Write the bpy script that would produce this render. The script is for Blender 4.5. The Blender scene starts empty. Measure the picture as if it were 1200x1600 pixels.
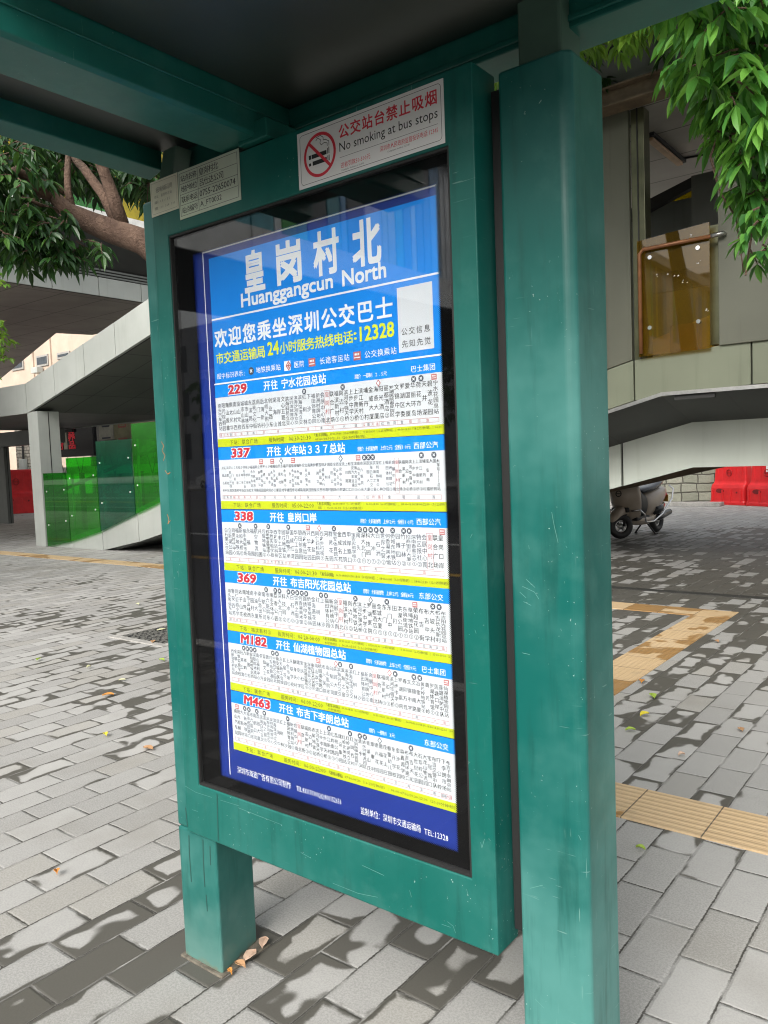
import bpy, math, random
from mathutils import Vector, Matrix
random.seed(7)
scene = bpy.context.scene
col = scene.collection
R = math.radians

# ------------------------------------------------------------------ camera
CAM = Vector((1.7497584, -1.3609986, 1.42))
CR = Vector((0.7886321, 0.6136571, -0.0385291))
CU = Vector((-0.010933, 0.076648, 0.9969983))
CF = Vector((-0.6147682, 0.7858436, -0.0671561))
FPX = 1243.6934
cam_d = bpy.data.cameras.new('camera')
cam = bpy.data.objects.new('camera', cam_d)
col.objects.link(cam)
cam_d.sensor_fit = 'HORIZONTAL'
cam_d.sensor_width = 36.0
cam_d.lens = FPX / 1200.0 * 36.0
cam_d.clip_start = 0.05
cam_d.clip_end = 2000
m = Matrix.Identity(4)
for i in range(3):
    m[i][0] = CR[i]; m[i][1] = CU[i]; m[i][2] = -CF[i]; m[i][3] = CAM[i]
cam.matrix_world = m
scene.camera = cam

# ------------------------------------------------------------------ world, sun, exposure
SUN_EL, SUN_AZ = R(38), R(168)          # azimuth measured clockwise from +Y
w = bpy.data.worlds.new("World"); scene.world = w; w.use_nodes = True
nt = w.node_tree
for n in list(nt.nodes): nt.nodes.remove(n)
out = nt.nodes.new('ShaderNodeOutputWorld'); bg = nt.nodes.new('ShaderNodeBackground')
sky = nt.nodes.new('ShaderNodeTexSky'); sky.sky_type = 'NISHITA'; sky.sun_disc = False
sky.sun_elevation = SUN_EL; sky.sun_rotation = SUN_AZ
sky.air_density = 1.5; sky.dust_density = 6.0; sky.ozone_density = 1.0
hs = nt.nodes.new('ShaderNodeHueSaturation'); hs.inputs['Saturation'].default_value = 0.25
nt.links.new(sky.outputs[0], hs.inputs['Color']); nt.links.new(hs.outputs[0], bg.inputs[0])
bg.inputs[1].default_value = 0.15
nt.links.new(bg.outputs[0], out.inputs[0])
sl = bpy.data.lights.new('sun', 'SUN'); sun = bpy.data.objects.new('sun', sl); col.objects.link(sun)
sl.energy = 1.05; sl.angle = R(34); sl.color = (1.0, 0.96, 0.9)
sd = Vector((math.sin(SUN_AZ) * math.cos(SUN_EL), math.cos(SUN_AZ) * math.cos(SUN_EL), math.sin(SUN_EL)))
sun.rotation_euler = sd.to_track_quat('Z', 'Y').to_euler()
scene.view_settings.view_transform = 'Standard'
scene.view_settings.look = 'None'
scene.view_settings.exposure = 0.80
scene.view_settings.gamma = 1.0
scene.view_settings.use_curve_mapping = False
scene.render.engine = 'CYCLES'
scene.cycles.filter_width = 1.1
scene.cycles.max_bounces = 8
scene.cycles.transparent_max_bounces = 16

# ------------------------------------------------------------------ measuring helpers (photo pixel -> point in the place)
def ray(u, v): return CF + CR * ((u - 600) / FPX) - CU * ((v - 800) / FPX)
def PY(u, v, y): d = ray(u, v); return CAM + d * ((y - CAM.y) / d.y)
def PX(u, v, x): d = ray(u, v); return CAM + d * ((x - CAM.x) / d.x)
def PZ(u, v, z=0.0): d = ray(u, v); return CAM + d * ((z - CAM.z) / d.z)
def PD(u, v, d): return CAM + ray(u, v) * d

# ------------------------------------------------------------------ node helpers
class E:
    """expression over shader math nodes"""
    def __init__(s, nt, sock): s.nt = nt; s.s = sock
    def _op(s, op, *a):
        n = s.nt.nodes.new('ShaderNodeMath'); n.operation = op
        for i, x in enumerate((s,) + a):
            if isinstance(x, E): s.nt.links.new(x.s, n.inputs[i])
            else: n.inputs[i].default_value = float(x)
        return E(s.nt, n.outputs[0])
    def __add__(s, o): return s._op('ADD', o)
    __radd__ = __add__
    def __sub__(s, o): return s._op('SUBTRACT', o)
    def __rsub__(s, o): return (s * -1.0) + o
    def __mul__(s, o): return s._op('MULTIPLY', o)
    __rmul__ = __mul__
    def __truediv__(s, o): return s._op('DIVIDE', o)
    def floor(s): return s._op('FLOOR')
    def fract(s): return s._op('FRACT')
    def mod(s, o): return s._op('FLOORED_MODULO', o)
    def min(s, o): return s._op('MINIMUM', o)
    def max(s, o): return s._op('MAXIMUM', o)
    def abs(s): return s._op('ABSOLUTE')
    def sqrt(s): return s._op('SQRT')
    def lt(s, o): return s._op('LESS_THAN', o)
    def gt(s, o): return s._op('GREATER_THAN', o)
    def smooth(s, a, b):
        n = s.nt.nodes.new('ShaderNodeMapRange'); n.interpolation_type = 'SMOOTHSTEP'
        s.nt.links.new(s.s, n.inputs[0]); n.inputs[1].default_value = a; n.inputs[2].default_value = b
        if a > b:
            n.inputs[1].default_value = b; n.inputs[2].default_value = a
            n.inputs[3].default_value = 1.0; n.inputs[4].default_value = 0.0
        return E(s.nt, n.outputs[0])

class Mat:
    def __init__(s, name, rough=0.5, color=(.5, .5, .5), metallic=0.0, spec=0.5):
        s.m = bpy.data.materials.new(name); s.m.use_nodes = True; s.nt = s.m.node_tree
        s.b = s.nt.nodes['Principled BSDF']; s.out = s.nt.nodes['Material Output']
        s.b.inputs['Base Color'].default_value = (*color, 1); s.b.inputs['Roughness'].default_value = rough
        s.b.inputs['Metallic'].default_value = metallic; s.b.inputs['Specular IOR Level'].default_value = spec
        s.tc = None
    def coord(s):
        if not s.tc: s.tc = s.nt.nodes.new('ShaderNodeTexCoord').outputs['Object']
        return s.tc
    def xyz(s):
        n = s.nt.nodes.new('ShaderNodeSeparateXYZ'); s.nt.links.new(s.coord(), n.inputs[0])
        return [E(s.nt, n.outputs[i]) for i in range(3)]
    def mapped(s, scale=(1, 1, 1), rot=(0, 0, 0)):
        n = s.nt.nodes.new('ShaderNodeMapping'); s.nt.links.new(s.coord(), n.inputs[0])
        n.inputs['Scale'].default_value = scale; n.inputs['Rotation'].default_value = rot
        return n.outputs[0]
    def noise(s, scale, detail=2, rough=.5, vec=None, dist=0.0):
        n = s.nt.nodes.new('ShaderNodeTexNoise'); s.nt.links.new(vec or s.coord(), n.inputs['Vector'])
        n.inputs['Scale'].default_value = scale; n.inputs['Detail'].default_value = detail
        n.inputs['Roughness'].default_value = rough; n.inputs['Distortion'].default_value = dist
        return E(s.nt, n.outputs[0])
    def white(s, *es):
        c = s.nt.nodes.new('ShaderNodeCombineXYZ')
        for i, e in enumerate(es): s.nt.links.new(e.s, c.inputs[i])
        n = s.nt.nodes.new('ShaderNodeTexWhiteNoise'); s.nt.links.new(c.outputs[0], n.inputs['Vector'])
        return E(s.nt, n.outputs[0])
    def mix(s, f, a, b):
        n = s.nt.nodes.new('ShaderNodeMix'); n.data_type = 'RGBA'
        if isinstance(f, E): s.nt.links.new(f.s, n.inputs[0])
        else: n.inputs[0].default_value = f
        for i, c in ((6, a), (7, b)):
            if isinstance(c, tuple): n.inputs[i].default_value = (*c, 1)
            else: s.nt.links.new(c, n.inputs[i])
        return n.outputs[2]
    def scale_col(s, c, e):
        n = s.nt.nodes.new('ShaderNodeVectorMath'); n.operation = 'SCALE'
        s.nt.links.new(c, n.inputs[0]); s.nt.links.new(e.s, n.inputs['Scale']); return n.outputs[0]
    def color(s, c): s.nt.links.new(c, s.b.inputs['Base Color'])
    def rough(s, e): s.nt.links.new(e.s, s.b.inputs['Roughness'])
    def bump(s, h, strength=.3, dist=.01):
        n = s.nt.nodes.new('ShaderNodeBump'); n.inputs['Strength'].default_value = strength
        n.inputs['Distance'].default_value = dist
        s.nt.links.new(h.s, n.inputs['Height']); s.nt.links.new(n.outputs[0], s.b.inputs['Normal'])
    def node(s, t): return s.nt.nodes.new(t)

MATS = {}
def plain(name, color, rough=.5, metallic=0.0, var=.12, nscale=6.0, spec=.5):
    if name in MATS: return MATS[name]
    M = Mat(name, rough, color, metallic, spec)
    n = M.noise(nscale, 4, .6)
    M.color(M.mix(n.smooth(.3, .7), tuple(c * (1 - var) for c in color), tuple(min(1, c * (1 + var)) for c in color)))
    MATS[name] = M.m
    return M.m

# -------- green weathered paint
def green_paint(name, base=(.004, .110, .090), worn_sheen=(.034, .172, .150), k=1.0, pk=.75):
    M = Mat(name, .36, spec=.35)
    patch = M.noise(1.7, 5, .6).smooth(.38, .70)
    drip = M.noise(1.0, 4, .65, M.mapped((22, 22, 2.2))).smooth(.50, .74)
    grime = M.noise(9, 5, .65).smooth(.50, .72)
    c = M.mix(patch * pk, base, worn_sheen)
    c = M.mix(drip * .62 * k, c, (.006, .070, .058))
    c = M.mix(grime * .28, c, (.055, .19, .165))
    s1 = M.noise(1.0, 1, .5, M.mapped((14, 14, 260), (R(12), R(24), 0))).smooth(.73, .76)
    s2 = M.noise(1.0, 1, .5, M.mapped((220, 220, 12), (R(-8), R(31), R(10)))).smooth(.735, .765)
    mask = M.noise(3.1, 2, .5).smooth(.52, .62)
    c = M.mix((s1.max(s2)) * mask * .38 * k, c, (.26, .42, .38))
    sp = M.noise(160, 1, .5).smooth(.755, .775) * M.noise(5, 2).smooth(.5, .66)
    c = M.mix(sp * .8 * k, c, (.42, .56, .52))
    z = M.xyz()[2]
    foot = (z + M.noise(9, 4) * .30).smooth(.40, .12)
    c = M.mix(foot * .55, c, (.17, .30, .27))
    rust = (z + M.noise(30, 3) * .06).smooth(.05, .025)
    c = M.mix(rust * .5, c, (.22, .15, .08))
    M.color(c)
    M.rough(M.noise(7, 4, .6) * .30 + .24)
    M.bump(M.noise(40, 3, .6), .05, .004)
    return M.m
M_green = green_paint('green_paint')
M_green_post = green_paint('green_post_paint', (.004, .105, .090), (.080, .245, .222), 1.0, .90)  # paler wear also stands in for sky sheen on the pillar
M_green_dark = green_paint('green_beam_paint', (.008, .112, .088), (.018, .15, .120), .4)
M_roof = plain('roof_panel_grey', (.024, .033, .027), .42, 0, .3, 1.2)
M_neck = plain('neck_paint', (.07, .135, .10), .45, 0, .15, 4)

# -------- grey cladding panels with rain streaks
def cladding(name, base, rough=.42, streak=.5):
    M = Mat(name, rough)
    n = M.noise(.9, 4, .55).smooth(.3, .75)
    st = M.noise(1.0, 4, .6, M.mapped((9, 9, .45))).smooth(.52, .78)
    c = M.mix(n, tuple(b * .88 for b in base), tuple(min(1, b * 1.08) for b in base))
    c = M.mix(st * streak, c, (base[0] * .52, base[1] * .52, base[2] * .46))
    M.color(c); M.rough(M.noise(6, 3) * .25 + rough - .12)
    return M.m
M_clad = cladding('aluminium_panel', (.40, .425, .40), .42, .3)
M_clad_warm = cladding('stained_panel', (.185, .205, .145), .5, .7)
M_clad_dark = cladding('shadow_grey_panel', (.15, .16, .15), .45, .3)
M_clad_mid = cladding('white_grey_panel', (.60, .65, .59), .45, .25)
M_clad_olive = cladding('olive_grey_panel', (.115, .120, .090), .5, .5)
M_joint = plain('dark_joint', (.03, .03, .03), .8)
def soffit(name, base, px, py, ox=0.0, oy=0.0):
    M = Mat(name, .5)
    x, y, z = M.xyz()
    fx = ((x + ox) / px).fract(); fy = ((y + oy) / py).fract()
    ex = fx.min(1 - fx) * px; ey = fy.min(1 - fy) * py
    l = ex.min(ey).smooth(.016, .008)
    n = M.noise(.7, 4, .6).smooth(.3, .7)
    c = M.mix(n, tuple(b * .8 for b in base), tuple(b * 1.15 for b in base))
    c = M.mix(l * .8, c, (.02, .02, .02))
    M.color(c)
    return M.m
M_soffit = soffit('ceiling_panels', (.105, .112, .10), 1.02, .92, 12.9, .1)
M_soffit_deck = soffit('deck_underside_panels', (.27, .24, .22), 1.9, .95)
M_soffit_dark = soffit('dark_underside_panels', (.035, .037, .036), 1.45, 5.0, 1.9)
M_ceiling = soffit('landing_ceiling', (.30, .285, .255), 5.0, .82, 0, .25)

# -------- ground
def paver_material():
    M = Mat('concrete_pavers', .8)
    x, y, z = M.xyz()
    BW, BL = .1415, .284
    wob = M.noise(9, 2) * .006 - .003
    v = (x - .904 + wob) / BW
    k = v.floor(); fv = v.fract()
    u = (y - 1.24 + wob) / BL + k.mod(2.0) * .5 + M.white(k, k * 0.0, k * 0.0) * .05
    j = u.floor(); fu = u.fract()
    e = (fu.min(1 - fu) * BL).min(fv.min(1 - fv) * BW)
    er = e + M.noise(75, 4, .7) * .010 - .005
    joint = er.smooth(.0042, .0012)
    rnd = M.white(k, j); rnd2 = M.white(j, k)
    grain = M.noise(150, 4, .85)
    mott = M.noise(18, 4, .6)
    c = M.mix(rnd * .7 + mott * .3, (.225, .223, .215), (.405, .402, .390))
    c = M.mix((mott * .5 + .3) * (rnd2.smooth(.74, .92)) * .8, c, (.285, .270, .235))
    c = M.mix(grain.smooth(.40, .66) * .50, c, (.52, .515, .49))
    c = M.mix(grain.smooth(.58, .68) * .45, c, (.11, .11, .10))
    brick = M.node('ShaderNodeCombineXYZ')
    M.nt.links.new(x.s, brick.inputs[0]); M.nt.links.new(y.s, brick.inputs[1]); M.nt.links.new((rnd * 1.4).s, brick.inputs[2])
    # damp: joints stay wet, brick middles dry first
    region = y.smooth(2.2, 4.2) * x.smooth(-7.5, -3.2) * .11 + y.smooth(3.9, 5.2) * x.smooth(-2.5, -.8) * .14 + \
        y.smooth(.9, .2) * y.smooth(-1.2, -.3) * x.smooth(-1.3, -.3) * .16 + (((x + .04).abs() - .10).max((y - .09).abs() - .10)).smooth(.07, .0) * .22 - x.smooth(-6.5, -8.5) * .05 - \
        y.smooth(1.5, 1.1) * x.smooth(.95, 1.15) * .22 - y.smooth(12.0, 15.0) * .30 + (x + 2.9).abs().smooth(2.2, .6) * (y - 2.0).abs().smooth(1.3, .3) * .12 + y.smooth(-.65, -.95) * .45 + y.smooth(5.8, 6.6) * y.smooth(11.0, 9.0) * x.smooth(-4.0, -2.0) * .10  # kerbside term added to darken what the glass reflects
    wet = M.noise(.55, 3, .5) * .80 + M.noise(5.0, 2, .45, vec=brick.outputs[0], dist=.25) * .62 - .06 + (rnd - .5) * (region.max(.0) * 1.4 + .22) + \
        er.smooth(.05, .0) * (rnd2 * .12 + .08) + region - .03 - x.smooth(-.35, -.9) * y.smooth(2.0, 1.2) * .09
    wetm = wet.smooth(.80, .85) * (1 - joint)
    rim = wet.smooth(.74, .80) * .25
    c2 = M.mix(wetm * .86 + rim * .15, c, (.062, .058, .047))
    c2 = M.mix(M.noise(.9, 4, .6).smooth(.52, .72) * .35 * (1 - wetm), c2, (.17, .155, .125))
    c3 = M.mix(joint * (M.noise(5, 2).smooth(.3, .55)) * .92, c2, (.035, .032, .026))
    c3 = M.mix(y.smooth(-.62, -.9) * .75, c3, (.022, .021, .019))      # strip along the kerb darkened so the glass reflects less light
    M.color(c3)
    M.rough(.88 - wetm * .30); M.b.inputs['Specular IOR Level'].default_value = .3
    h = er.smooth(.0, .010) + grain * .10 + rnd * .22
    M.bump(h, .55, .006)
    return M.m
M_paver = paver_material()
def tactile_material(name, along):
    M = Mat(name, .75)
    x, y, z = M.xyz()
    a, b = (x, y) if along == 'x' else (y, x)
    f = (a / .30 + .02).fract(); e = f.min(1 - f) * .30
    joint = (e + M.noise(60, 2) * .004 - .002).smooth(.004, .001)
    rnd = M.white((a / .30 + .02).floor(), (a / .30 + .02).floor())
    rib = ((b / .037).fract() - .5).abs()
    grain = M.noise(300, 2, .7); mott = M.noise(5, 4, .6)
    c = M.mix(rnd * .5 + mott * .5, (.50, .34, .17), (.56, .42, .26))
    c = M.mix(grain.smooth(.4, .7) * .35, c, (.64, .53, .38))
    wet = (M.noise(2.3, 3, .55, dist=.5) + y.smooth(2.6, 4.2) * .05 + (rnd - .5) * .16 - y.smooth(2.4, 1.8) * .1).smooth(.54, .57)
    c = M.mix(wet * .85, c, (.30, .155, .04))
    c = M.mix(M.noise(9, 4).smooth(.55, .75) * .3, c, (.30, .24, .16))
    c = M.mix(joint * .9, c, (.05, .04, .03))
    M.color(c); M.rough(.8 - wet * .35)
    M.bump(rib.smooth(.12, .32) * -1.0 + grain * .2, .5, .004)
    return M.m
M_tact_x = tactile_material('tactile_tan_across', 'x')
M_tact_y = tactile_material('tactile_tan_along', 'y')
M_asphalt = plain('asphalt', (.05, .05, .052), .8, 0, .25, 30)
M_kerb = plain('kerb_granite', (.35, .34, .32), .7, 0, .2, 12)
M_line_y = plain('road_paint_yellow', (.62, .36, .05), .6)
M_line_w = plain('road_paint_white', (.75, .75, .72), .6)
M_soil = plain('far_ground', (.20, .19, .17), .9)

def stone_material(name, bw, bh, a, b):
    M = Mat(name, .85)
    x, y, z = M.xyz()
    s = x + y * .7
    wob = M.noise(2.2, 3) * .12 - .06
    v = (z + wob * .6) / bh; k = v.floor(); fv = v.fract()
    u = (s + wob) / bw + M.white(k, k) * .9; j = u.floor(); fu = u.fract()
    e = (fu.min(1 - fu) * bw).min(fv.min(1 - fv) * bh)
    joint = e.smooth(.022, .008)
    rnd = M.white(k, j)
    n = M.noise(5, 5, .65)
    c = M.mix(rnd * .6 + n * .4, a, b)
    c = M.mix(M.noise(1.6, 3).smooth(.55, .7) * .5, c, (.20, .24, .17))
    c = M.mix(joint * .9, c, (.06, .055, .045))
    M.color(c)
    M.bump(e.smooth(0, .03) * .5 + n * 1.2, .7, .05)
    return M.m
M_stone = stone_material('grey_stone_blocks', .48, .235, (.19, .20, .155), (.33, .33, .27))
M_rubble = stone_material('rubble_stone', .32, .17, (.24, .22, .18), (.46, .43, .37))
M_cream = cladding('cream_render', (.50, .40, .32), .8, .25)
M_brown = cladding('brown_render', (.36, .27, .22), .8, .3)
M_dark_window = plain('dark_window', (.05, .06, .07), .12, 0, .2, 2)
M_wframe = plain('window_frame', (.30, .29, .27), .5)
M_bark = None
def bark():
    M = Mat('bark', .9)
    n = M.noise(7, 5, .65, M.mapped((1, 1, .45)))
    c = M.mix(n.smooth(.3, .7), (.075, .043, .030), (.17, .108, .076))
    c = M.mix(M.noise(2.5, 3).smooth(.55, .75) * .5, c, (.10, .085, .065))
    M.color(c); M.bump(M.noise(26, 5, .7), 1.0, .035)
    return M.m
M_bark = bark()
def leaf_material(name, dark, mid, light, trans=.35, gloss=.38):
    M = Mat(name, gloss)
    g = M.node('ShaderNodeNewGeometry'); r = E(M.nt, g.outputs['Random Per Island'])
    big = M.noise(1.1, 3, .55)
    f = r * .65 + big * .6 - .12
    c = M.mix(f.smooth(.1, .55), dark, mid)
    c = M.mix(f.smooth(.5, .95), c, light)
    M.color(c)
    t = M.node('ShaderNodeBsdfTranslucent')
    tcn = M.mix(.5, c, (light[0] * 1.6, light[1] * 1.5, light[2]))
    M.nt.links.new(tcn, t.inputs[0])
    mx = M.node('ShaderNodeMixShader'); mx.inputs[0].default_value = trans
    M.nt.links.new(M.b.outputs[0], mx.inputs[1]); M.nt.links.new(t.outputs[0], mx.inputs[2])
    M.nt.links.new(mx.outputs[0], M.out.inputs[0])
    return M.m
M_leaf = leaf_material('tree_leaves', (.010, .034, .012), (.024, .078, .020), (.065, .15, .026), .25)
M_leaf_near = leaf_material('glossy_leaves', (.022, .085, .026), (.065, .22, .040), (.19, .42, .07), .38, .30)
M_leaf_pale = leaf_material('young_leaves', (.06, .15, .02), (.12, .27, .03), (.26, .42, .06), .45)
M_leaf_dull = leaf_material('street_leaves', (.014, .045, .014), (.03, .085, .02), (.06, .13, .03), .25)

def schlick(M, f0, gain=1.0):
    lw = M.node('ShaderNodeLayerWeight'); lw.inputs[0].default_value = .5
    f = E(M.nt, lw.outputs['Facing']); f2 = f * f
    return (f2 * f2 * f * (1 - f0) + f0) * gain
def tinted_glass(name, tint, dust_glow, dust_glow_f=.22, f0=.05):
    M = Mat(name, .3, dust_glow)
    tr = M.node('ShaderNodeBsdfTransparent'); tr.inputs[0].default_value = (*tint, 1)
    gl = M.node('ShaderNodeBsdfGlossy'); gl.inputs['Roughness'].default_value = .02
    fr = schlick(M, f0)
    m1 = M.node('ShaderNodeMixShader')
    d = (M.noise(1.8, 4, .6).smooth(.3, .8)) * dust_glow_f * .6 + dust_glow_f * .55  # diffuse tint mixed in to brighten the panes
    M.nt.links.new(d.s, m1.inputs[0])
    M.nt.links.new(tr.outputs[0], m1.inputs[1]); M.nt.links.new(M.b.outputs[0], m1.inputs[2])
    m2 = M.node('ShaderNodeMixShader'); M.nt.links.new(fr.s, m2.inputs[0])
    M.nt.links.new(m1.outputs[0], m2.inputs[1]); M.nt.links.new(gl.outputs[0], m2.inputs[2])
    M.nt.links.new(m2.outputs[0], M.out.inputs[0])
    return M.m
def add_glow(m, k):
    b = m.node_tree.nodes['Principled BSDF']; src = b.inputs['Base Color'].links[0].from_socket
    m.node_tree.links.new(src, b.inputs['Emission Color']); b.inputs['Emission Strength'].default_value = k
M_glass = tinted_glass('clear_glass', (.97, .98, .98), (.4, .4, .4), .0008, .058)
M_glass_lime = tinted_glass('lime_glass', (.10, .72, .03), (.05, .50, .03), .16, .09)
M_glass_green = tinted_glass('green_glass', (.06, .52, .02), (.02, .36, .02), .16, .09)
M_glass_teal = tinted_glass('teal_glass', (.01, .46, .25), (.005, .30, .16), .16, .10)
M_glass_amber = tinted_glass('amber_glass', (.66, .50, .05), (.42, .27, .02), .14, .05)
M_glass_yellow = tinted_glass('yellow_glass', (.85, .75, .03), (.75, .62, .02), .45)
M_chrome = plain('chrome', (.72, .72, .72), .18, 1.0, .05)
M_steel = plain('brushed_steel', (.55, .55, .54), .35, 1.0, .1, 20)
M_copper = plain('copper_rail', (.27, .115, .05), .4, .3, .2, 8)
M_brown_steel = plain('brown_steel', (.13, .095, .06), .6, 0, .3, 5)
M_post_steel = plain('olive_steel', (.10, .105, .06), .3, .5, .3, 2)
M_black = plain('black_rubber', (.018, .018, .018), .55)
M_black_gloss = plain('black_plastic', (.02, .021, .024), .25)
M_white_plate = plain('white_plate', (.80, .80, .79), .35, 0, .02)
M_plate = plain('pale_metal_plate', (.66, .71, .58), .38, .25, .06, 5)
M_plate_cream = plain('cream_plate', (.78, .76, .60), .45, 0, .06, 8)
M_ink = plain('black_ink', (.02, .02, .022), .5, 0, .0)
M_ink_grey = plain('grey_ink', (.09, .10, .13), .5, 0, .0)
M_ink_red = plain('red_ink', (.62, .03, .05), .5, 0, .0)
M_ink_rose = plain('rose_ink', (.55, .16, .16), .5, 0, .0)
M_ink_white = plain('white_ink', (.84, .85, .86), .45, 0, .0)
M_ink_yellow = plain('yellow_ink', (.74, .78, .03), .45, 0, .0)
M_navy = plain('navy_print', (.012, .035, .27), .4, 0, .04, 3)
M_blue = plain('blue_print', (.001, .225, .74), .4, 0, .04, 3)
M_blue2 = plain('title_blue_print', (.002, .25, .80), .4, 0, .03, 3)
M_paper = plain('white_print', (.75, .775, .82), .45, 0, .015, 4)
M_yellow = plain('lime_print', (.60, .68, .012), .45, 0, .03, 4)
M_red_plastic = plain('red_barrier_plastic', (.62, .018, .022), .42, 0, .12, 4)
M_champagne = plain('champagne_paint', (.40, .335, .27), .25, .0, .05)

for mm, kk in ((M_navy, .06), (M_blue, .17), (M_blue2, .17), (M_paper, .035), (M_yellow, .02), (M_ink_white, .12), (M_ink_yellow, .12)): add_glow(mm, kk)   # light box poster, glow added to brighten the print
# ------------------------------------------------------------------ mesh builder
class MB:
    def __init__(s): s.v = []; s.f = []
    def add(s, vs, fs):
        o = len(s.v); s.v += [tuple(v) for v in vs]; s.f += [tuple(i + o for i in f) for f in fs]
    def box(s, x0, x1, y0, y1, z0, z1):
        s.add([(x, y, z) for z in (z0, z1) for x, y in ((x0, y0), (x1, y0), (x1, y1), (x0, y1))],
              [(3, 2, 1, 0), (4, 5, 6, 7), (0, 1, 5, 4), (1, 2, 6, 5), (2, 3, 7, 6), (3, 0, 4, 7)])
        return s
    def prism(s, poly, axis, a0, a1):
        """polygon in the two other axes, extruded along axis"""
        def p(q, a):
            return {'y': (q[0], a, q[1]), 'x': (a, q[0], q[1]), 'z': (q[0], q[1], a)}[axis]
        n = len(poly)
        s.add([p(q, a0) for q in poly] + [p(q, a1) for q in poly],
              [tuple(range(n)), tuple(range(2 * n - 1, n - 1, -1))] +
              [(i, i + n, (i + 1) % n + n, (i + 1) % n) for i in range(n)])
        return s
    def tube(s, pts, r, n=10, cap=True):
        pts = [Vector(p) for p in pts]
        rs = r if isinstance(r, (list, tuple)) else [r] * len(pts)
        rings = []; up = None
        for i, p in enumerate(pts):
            t = (pts[min(i + 1, len(pts) - 1)] - pts[max(i - 1, 0)]).normalized()
            if up is None: up = Vector((0, 0, 1)) if abs(t.z) < .9 else Vector((1, 0, 0))
            a = t.cross(up).normalized(); b = a.cross(t).normalized(); up = b
            rings.append([p + (a * math.cos(2 * math.pi * k / n) + b * math.sin(2 * math.pi * k / n)) * rs[i] for k in range(n)])
        s.rings(rings, cap)
        return s
    def rings(s, rings, cap=True, closed=True):
        n = len(rings[0]); vs = [v for r in rings for v in r]; fs = []
        for i in range(len(rings) - 1):
            for k in range(n if closed else n - 1):
                a = i * n + k; b = i * n + (k + 1) % n
                fs.append((a, b, b + n, a + n))
        if cap:
            fs.append(tuple(range(n - 1, -1, -1))); fs.append(tuple(range((len(rings) - 1) * n, len(rings) * n)))
        s.add(vs, fs)
    def disc(s, c, nrm, r0, r1, depth, n=20):
        """short cylinder / ellipse with axis nrm"""
        nrm = Vector(nrm).normalized(); up = Vector((0, 0, 1)) if abs(nrm.z) < .9 else Vector((0, 1, 0))
        a = up.cross(nrm).normalized(); b = nrm.cross(a)
        c = Vector(c)
        s.rings([[c + nrm * d + a * r0 * math.cos(2 * math.pi * k / n) + b * r1 * math.sin(2 * math.pi * k / n) for k in range(n)] for d in (0, depth)])
        return s
    def torus(s, c, axis, Rr, r, n=28, m_=10):
        ax = Vector(axis).normalized(); up = Vector((0, 0, 1)) if abs(ax.z) < .9 else Vector((1, 0, 0))
        a = up.cross(ax).normalized(); b = ax.cross(a); c = Vector(c); rr = []
        for k in range(n + 1):
            d = a * math.cos(2 * math.pi * k / n) + b * math.sin(2 * math.pi * k / n)
            rr.append([c + d * (Rr + r * math.cos(2 * math.pi * q / m_)) + ax * r * math.sin(2 * math.pi * q / m_) for q in range(m_)])
        s.rings(rr, cap=False)
        return s
    def build(s, name, mat, parent=None, smooth=False, bevel=0, subsurf=0, seg=2):
        me = bpy.data.meshes.new(name); me.from_pydata(s.v, [], s.f); me.validate(); me.update()
        me.materials.append(mat)
        o = bpy.data.objects.new(name, me); col.objects.link(o)
        if parent is not None:
            o.parent = parent
            o.matrix_parent_inverse = root_inv(parent)
        if smooth:
            for p in me.polygons: p.use_smooth = True
        if bevel:
            b = o.modifiers.new('bevel', 'BEVEL'); b.width = bevel; b.segments = seg; b.limit_method = 'ANGLE'
        if subsurf:
            b = o.modifiers.new('sub', 'SUBSURF'); b.levels = subsurf; b.render_levels = subsurf
        return o
def root_inv(o):
    """meshes are written in world metres; a child keeps them there under its thing"""
    return o.matrix_basis.inverted() if o.parent is None else Matrix.Identity(4)
def tag(o, label=None, cat=None, group=None, kind=None):
    if label: o['label'] = label
    if cat: o['category'] = cat
    if group: o['group'] = group
    if kind: o['kind'] = kind
    return o
def thing(name, label, cat, loc=(0, 0, 0), rz=0.0, group=None):
    o = bpy.data.objects.new(name, None); col.objects.link(o)
    o.empty_display_size = .2
    o.location = loc; o.rotation_euler = (0, 0, rz)
    return tag(o, label, cat, group)
def part(mb, name, mat, parent, **k):
    """part written in world metres"""
    return mb.build(name, mat, parent, **k)
def lpart(mb, name, mat, parent, **k):
    """part written in the thing's own axes"""
    o = mb.build(name, mat, None, **k); o.parent = parent; return o
def copy_tree(o, parent=None):
    c = o.copy(); col.objects.link(c)
    if parent is not None: c.parent = parent
    for ch in list(o.children): copy_tree(ch, c)
    return c
def structure(name, mb, mat, **k):
    return tag(mb.build(name, mat, **k), kind='structure')

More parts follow.
